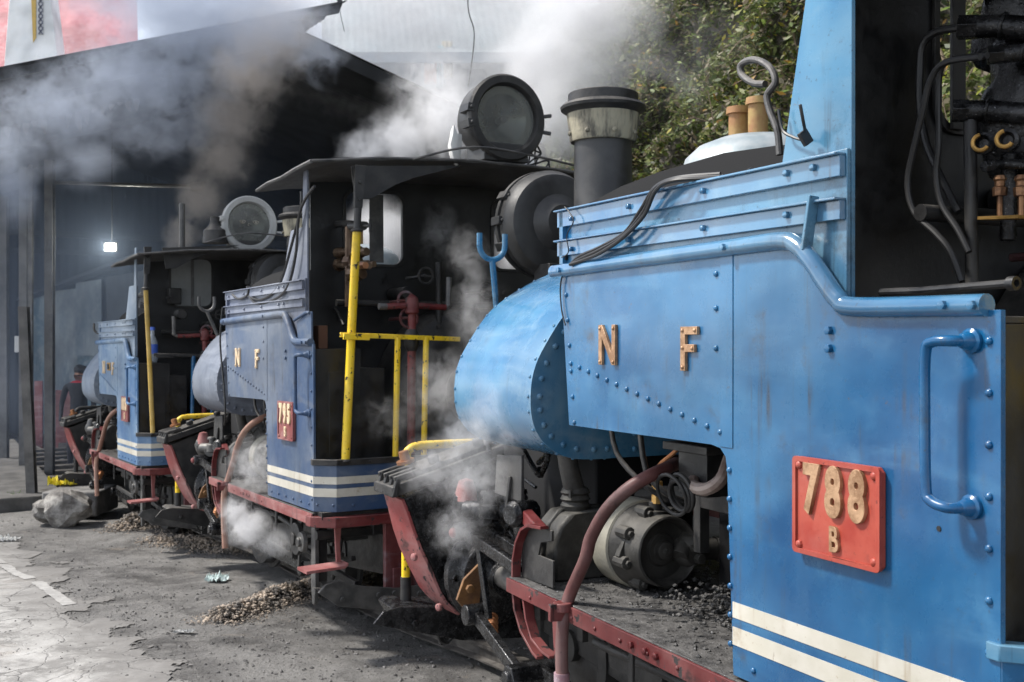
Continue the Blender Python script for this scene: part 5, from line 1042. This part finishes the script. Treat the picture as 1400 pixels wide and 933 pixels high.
def leaves(name, n, mat, sel, smin, smax, seed, arange=(-5, 15), brange=(.3, 9)):
    random.seed(seed); m = MB(); vs, fs = [], []; k = 0
    while k < n:
        a, b = random.uniform(*arange), random.uniform(*brange); d = noise.fractal(V((a * .8, b * .8, sel)), .8, 2, 4)
        if d < random.uniform(-1.3, -.35): continue
        p = hill(a, b) + V((-.78, -.37, .25)) * (.02 + random.random() ** 1.3 * (.16 + .5 * max(0, d))); k += 1
        s = random.uniform(smin, smax); th = random.random() * 6.28; ph = random.gauss(0, .7)
        t1 = V((math.cos(th), math.sin(th), ph)).normalized() * s; t2 = t1.cross(V((random.gauss(0, .6), random.gauss(0, .6) - .6, .8))).normalized() * s * .42
        o = len(vs); vs += [p - t1, p + t2 - t1 * .1, p + t1, p - t2 - t1 * .1]; fs.append((o, o + 1, o + 2, o + 3))
    m.add(vs, fs); return tag(m.build(name, mat, smooth=0), kind='stuff')
leaves('hillside_foliage', 165000, LEAF, 4.0, .03, .075, 1, (-3, 16.5), (1.2, 8)); leaves('hillside_foliage', 15000, LEAFY, 21.0, .03, .075, 2, (-3, 14), (1.2, 8))
# dry stems
m = MB(); random.seed(9)
for _ in range(260):
    a, b = random.uniform(-2, 10), random.uniform(1.5, 7.5); p = hill(a, b) + V((-.3, -.15, 0)); q = p + V((random.gauss(0, .25), random.gauss(0, .15), random.gauss(.1, .3))); m.tube([p, p.lerp(q, .5) + V((0, 0, .05)), q], .006, 4, False)
tag(m.build('dry_stems', flat('dry_stem', (.20, .15, .10), .9)), kind='stuff')

# pale corrugated building behind the steam
PALEW = faded('pale_wall', (.40, .46, .50), (.52, .58, .60)); ROOFW = faded('pale_roof', (.30, .36, .38), (.38, .43, .44)); BLUW = faded('bluish_wall', (.22, .30, .38), (.30, .38, .44))
def bpart(root, o): o.parent = root; o.matrix_parent_inverse = Matrix.Translation(-V(root.location)); return o
b1 = empty('corrugated_building', 'pale blue corrugated building behind the steam above the shed', 'building', (-1, 24, 0))
Yb = 24
bpart(b1, corr('wall', BLUW, wp(495, 470, Yb), wp(905, 470, Yb), wp(495, 72, Yb), pitch=.22, amp=.03)); bpart(b1, corr('roof', ROOFW, wp(440, 78, Yb - .8), wp(930, 78, Yb - .8), wp(440, -110, Yb + 4), pitch=.16, amp=.006))
m = MB(); m.bar(wp(440, 79, Yb - .85), wp(930, 79, Yb - .85), .06, .22); bpart(b1, m.build('gutter', BLUW))
for i, (a, b, c_, d_) in enumerate(((610, 662, 95, 150), (700, 752, 100, 155))):
    q = MB(); p0, p1 = wp(a, d_, Yb - .08), wp(b, c_, Yb - .08); q.box((p0.x, Yb - .12, p0.z), (p1.x, Yb - .04, p1.z)); wf = q.build('window', flat('window_dark%d' % i, (.06, .09, .11), .2)); bpart(b1, wf)
for nm, px_, py_, wd, hh, col, lb in (('hanging_cloth', 589, 98, .28, .5, (.75, .28, .12), 'orange cloth hanging on the pale building'), ('hanging_cloth', 602, 92, .16, .9, (.10, .45, .55), 'teal cloth strip hanging on the pale building'), ('hanging_cloth', 611, 82, .22, .8, (.72, .62, .40), 'cream cloth hanging on the pale building')):
    c = wp(px_, py_, Yb - .5); m = MB(); n = 8; m.add([(c.x + (i / (n - 1) - .5) * wd, c.y + .03 * math.sin(i * 2), c.z + (.5 - j) * hh) for j in (0, 1) for i in range(n)], [(i, i + 1, n + i + 1, n + i) for i in range(n - 1)])
    o = m.build(nm, flat('cloth_%d' % px_, col, .8)); s_ = o.modifiers.new('t', 'SOLIDIFY'); s_.thickness = .01; tag(o, lb, 'cloth')
m = MB(); m.tube([wp(640, -60, 13), wp(640, 10, 13), wp(648, 42, 13), wp(646, 78, 13), wp(640, 118, 13)], .007, 6, True, 8); m.tube([wp(300, -60, 13), wp(640, -58, 13), wp(1000, -70, 13)], .012, 6, True, 4); tag(m.build('loose_cable', RUBBER), 'thin black cable dangling against the bright steam', 'cable')
# station building: white tapering gable, red roof
b2 = empty('station_building', 'white tapering gable front with a red roof above the shed', 'building', (-13, 30, 0)); Yg = 30
WHT = paint('white_render', (.86, .86, .85), (.82, .82, .80), grime=(.4, .4, .38), g=.15, streak=.1, rough=(.7, .9)); REDR = paint('red_roof', (.36, .09, .11), (.42, .14, .16), grime=(.2, .04, .05), g=.3, streak=.2, rough=(.5, .7), pale=(.6, .3, .3))  # roof red is greyed and pinked, haze put into its colour
m = MB(); q = [wp(-2, 90, Yg), wp(92, 90, Yg), wp(66, -20, Yg), wp(14, -20, Yg)]; m.prism([(p.x, p.z - (2 if i < 2 else 0)) for i, p in enumerate(q)], 'y', Yg, Yg + .6); bpart(b2, m.build('gable', WHT, bev=.02))
a, b, c, d = wp(-90, 110, Yg + .7), wp(190, 110, Yg + .7), wp(150, -60, Yg + 5), wp(-60, -60, Yg + 5); bpart(b2, corr('roof', REDR, a, b, a + (d - a) * 1.0, pitch=.9, amp=.008))
m = MB(); m.box((a.x, Yg + .8, -.5), (b.x, Yg + 6, a.z - .05)); bpart(b2, m.build('wall', WHT))
m = MB(); p0, p1 = wp(42, 58, Yg - .03), wp(49, -20, Yg - .03); m.prism([(p0.x + .06, p0.z), (p1.x, p0.z + .12), (p1.x, p1.z), (p0.x, p1.z)], 'y', Yg - .03, Yg - .005); bpart(b2, m.build('gold_stripe', flat('ochre', (.62, .42, .12), .7)))
p0, p1 = wp(52, 47, Yg - .03), wp(59, -20, Yg - .03); m = MB(); m.box((p0.x, Yg - .02, p0.z), (p1.x, Yg - .005, p1.z)); ln = m.build('lattice_panel', flat('lattice_pale', (.6, .6, .6), .7)); bpart(b2, ln)
m = MB(); h_ = (p1.z - p0.z) / 8
for i in range(8): z = p0.z + i * h_; m.bar((p0.x + .01, Yg - .03, z), (p1.x - .01, Yg - .03, z + h_ * .9), .02, .035); m.bar((p1.x - .01, Yg - .03, z), (p0.x + .01, Yg - .03, z + h_ * .9), .02, .035)
o = m.build('lattice', flat('lattice_grey', (.15, .16, .20), .7)); o.parent = ln

# ================================================================== SMOKE AND STEAM
def smoke(name, blobs, dens, col, scale=1.2, detail=5, warp=.5, thr=(.42, .66), step=1.0, aniso=.2, stretch=(1, 1, 1), sharp=1.0):
    """blobs: (x, y, z, rx, ry, rz, strength) in metres; one closed domain round them"""
    m = MB(); lo = [min(b[i] - b[i + 3] * 1.05 for b in blobs) for i in range(3)]; hi = [max(b[i] + b[i + 3] * 1.05 for b in blobs) for i in range(3)]
    m.box(lo, hi); t = NT(name + '_volume'); t.t.nodes.remove(t.b)
    wn_ = t.n('ShaderNodeTexNoise'); wn_.inputs['Scale'].default_value = scale * .8; wn_.inputs['Detail'].default_value = 2; t.l(t.tc, wn_.inputs[0])
    wv = t.n('ShaderNodeVectorMath', operation='SUBTRACT'); t.l(wn_.outputs['Color'], wv.inputs[0]); wv.inputs[1].default_value = (.5, .5, .5)
    ws = t.n('ShaderNodeVectorMath', operation='MULTIPLY_ADD'); t.l(wv.outputs[0], ws.inputs[0]); ws.inputs[1].default_value = (warp, warp, warp); t.l(t.tc, ws.inputs[2]); P = ws.outputs[0]
    tot = None
    for b in blobs:
        s1 = t.n('ShaderNodeVectorMath', operation='SUBTRACT'); t.l(P, s1.inputs[0]); s1.inputs[1].default_value = b[:3]
        s2 = t.n('ShaderNodeVectorMath', operation='DIVIDE'); t.l(s1.outputs[0], s2.inputs[0]); s2.inputs[1].default_value = b[3:6]
        s3 = t.n('ShaderNodeVectorMath', operation='LENGTH'); t.l(s2.outputs[0], s3.inputs[0])
        f = t.ramp(s3.outputs['Value'], .0, 1.0, b[6], 0.0)
        tot = f if tot is None else t.math('MAXIMUM', tot, f)
    nz = t.noise(scale, detail, .66, P, .3, stretch)
    d = t.math('MULTIPLY', tot, t.ramp(t.math('ADD', nz, t.math('MULTIPLY', tot, .14)), thr[0], thr[1]))
    if sharp != 1: d = t.math('POWER', d, sharp)
    pv = t.n('ShaderNodeVolumePrincipled'); t.setin(pv.inputs['Color'], col); pv.inputs['Anisotropy'].default_value = aniso
    t.l(t.math('MULTIPLY', d, dens), pv.inputs['Density']); t.l(pv.outputs[0], t.out.inputs['Volume'])
    o = m.build(name, t.m, smooth=0); return tag(o, kind='stuff')
def pb(px, py, Y, r, st=1.0, ry=None, rz=None): p = wp(px, py, Y); k = Y / FPX; return (p.x, p.y, p.z, r * k, (ry or r) * k, (rz or r) * k, st)
WHS, GRS = (.95, .95, .96), (.80, .83, .90)
# bluish coal smoke under and over the shed roof, top left, in front of the shed
smoke('coal_smoke', [pb(285, 40, 10.7, 190, 1, 60, 95), pb(190, 110, 10.7, 180, 1, 60, 95), pb(90, 150, 10.7, 150, .95, 60, 80), pb(210, 175, 10.7, 140, .6, 50, 60), pb(10, 200, 10.7, 80, .9, 50, 70), pb(380, 25, 10.8, 110, .8, 60, 75), pb(190, -20, 10.8, 170, 1, 60, 80), pb(330, 0, 10.8, 110, 1, 60, 70), pb(430, 70, 10.9, 60, .7, 40, 50), pb(260, 10, 10.3, 190, 1.25, 45, 85)], 3.6, (.57, .62, .71), 6.0, 8, .5, (.42, .56))
smoke('coal_smoke', [pb(20, 260, 11.0, 45, .8, 40, 70), pb(110, 225, 11.0, 70, .5, 40, 40)], 5.0, (.60, .66, .77), 2.2, 6, .4, (.36, .62))
# brownish plume rising from the chimney of the farthest engine
smoke('chimney_smoke', [pb(250, 322, 12.6, 30, 1, 30, 38), pb(275, 268, 12.6, 46, 1, 36, 52), pb(305, 215, 12.5, 56, 1, 42, 55), pb(315, 160, 12.4, 68, .9, 50, 60), pb(335, 105, 12.3, 80, .9, 50, 65), pb(365, 45, 12.2, 100, .95, 60, 85)], 5.0, (.70, .66, .63), 6.5, 8, .36, (.42, .54))
# white steam over the roof of the middle engine
smoke('steam_cloud', [pb(500, 210, 10.4, 50, .9, 40, 40), pb(550, 192, 10.4, 70, 1, 45, 55), pb(615, 170, 10.4, 80, 1, 50, 75), pb(600, 120, 10.8, 90, .5, 50, 70)], 8.0, WHS, 8.0, 8, .26, (.42, .56))
# bright steam rising behind the chimney of the nearest engine and drifting over the building
smoke('steam_cloud', [pb(735, 165, 12, 90, 1, 60, 95), pb(750, 90, 12.4, 120, 1, 70, 100), pb(800, 20, 12.6, 130, 1, 80, 95), pb(850, 50, 12.6, 60, .4, 50, 90)], 4.0, WHS, 5.0, 8, .4, (.38, .54))
smoke('steam_drift', [pb(570, 30, 16.5, 260, 1, 60, 170), pb(450, -10, 16.5, 150, .9, 60, 110), pb(700, 20, 16.5, 170, .9, 60, 150), pb(770, 130, 16.5, 120, .7, 60, 130)], 2.4, WHS, 11.0, 6, .7, (.10, .52))
smoke('steam_drift', [pb(900, 90, 9.0, 110, .6, 50, 110), pb(960, 60, 9.0, 90, .35, 50, 90)], 1.5, WHS, 3.2, 6, .5, (.40, .70))
# steam at the front of the nearest engine
smoke('steam_leak', [pb(668, 560, 4.3, 48, .9, 26, 60), pb(690, 600, 4.3, 36, .8, 26, 36), pb(640, 600, 4.5, 60, 1, 30, 55), pb(655, 655, 4.55, 66, 1, 32, 60), pb(595, 640, 4.8, 70, .9, 32, 55), pb(625, 725, 4.7, 50, .8, 32, 50)], 9.0, WHS, 20.0, 7, .12, (.38, .62))
# wisps inside and behind the cab of the middle engine
smoke('steam_wisp', [pb(650, 430, 6.0, 50, .9, 30, 80), pb(610, 530, 5.9, 80, .9, 34, 70), pb(540, 570, 6.3, 60, .7, 25, 50), pb(600, 320, 7.0, 40, .7, 30, 55), pb(640, 350, 6.2, 40, .6, 26, 60)], 5.0, WHS, 11.0, 8, .16, (.44, .62))
# puff low beside the middle engine
smoke('steam_puff', [pb(340, 722, 7.05, 42, 1, 36, 34), pb(322, 700, 7.1, 28, 1, 24, 26), pb(375, 742, 7.05, 42, .7, 30, 26), pb(350, 640, 7.25, 55, .5, 30, 60)], 14.0, WHS, 18.0, 7, .10, (.42, .58))
# thin blue haze drifting inside the shed
smoke('shed_haze', [(-6.0, 17, 2.6, 6.5, 5.0, 4.2, 1)], .075, (.5, .62, .85), .5, 3, 1.0, (.2, .7))
# white steam ahead of the middle engine's cab, seen through its window
smoke('steam_cloud', [pb(520, 325, 9.6, 70, 1, 50, 70), pb(700, 350, 9.0, 40, .8, 30, 60)], 6.0, WHS, 3.0, 5, .3, (.36, .60))
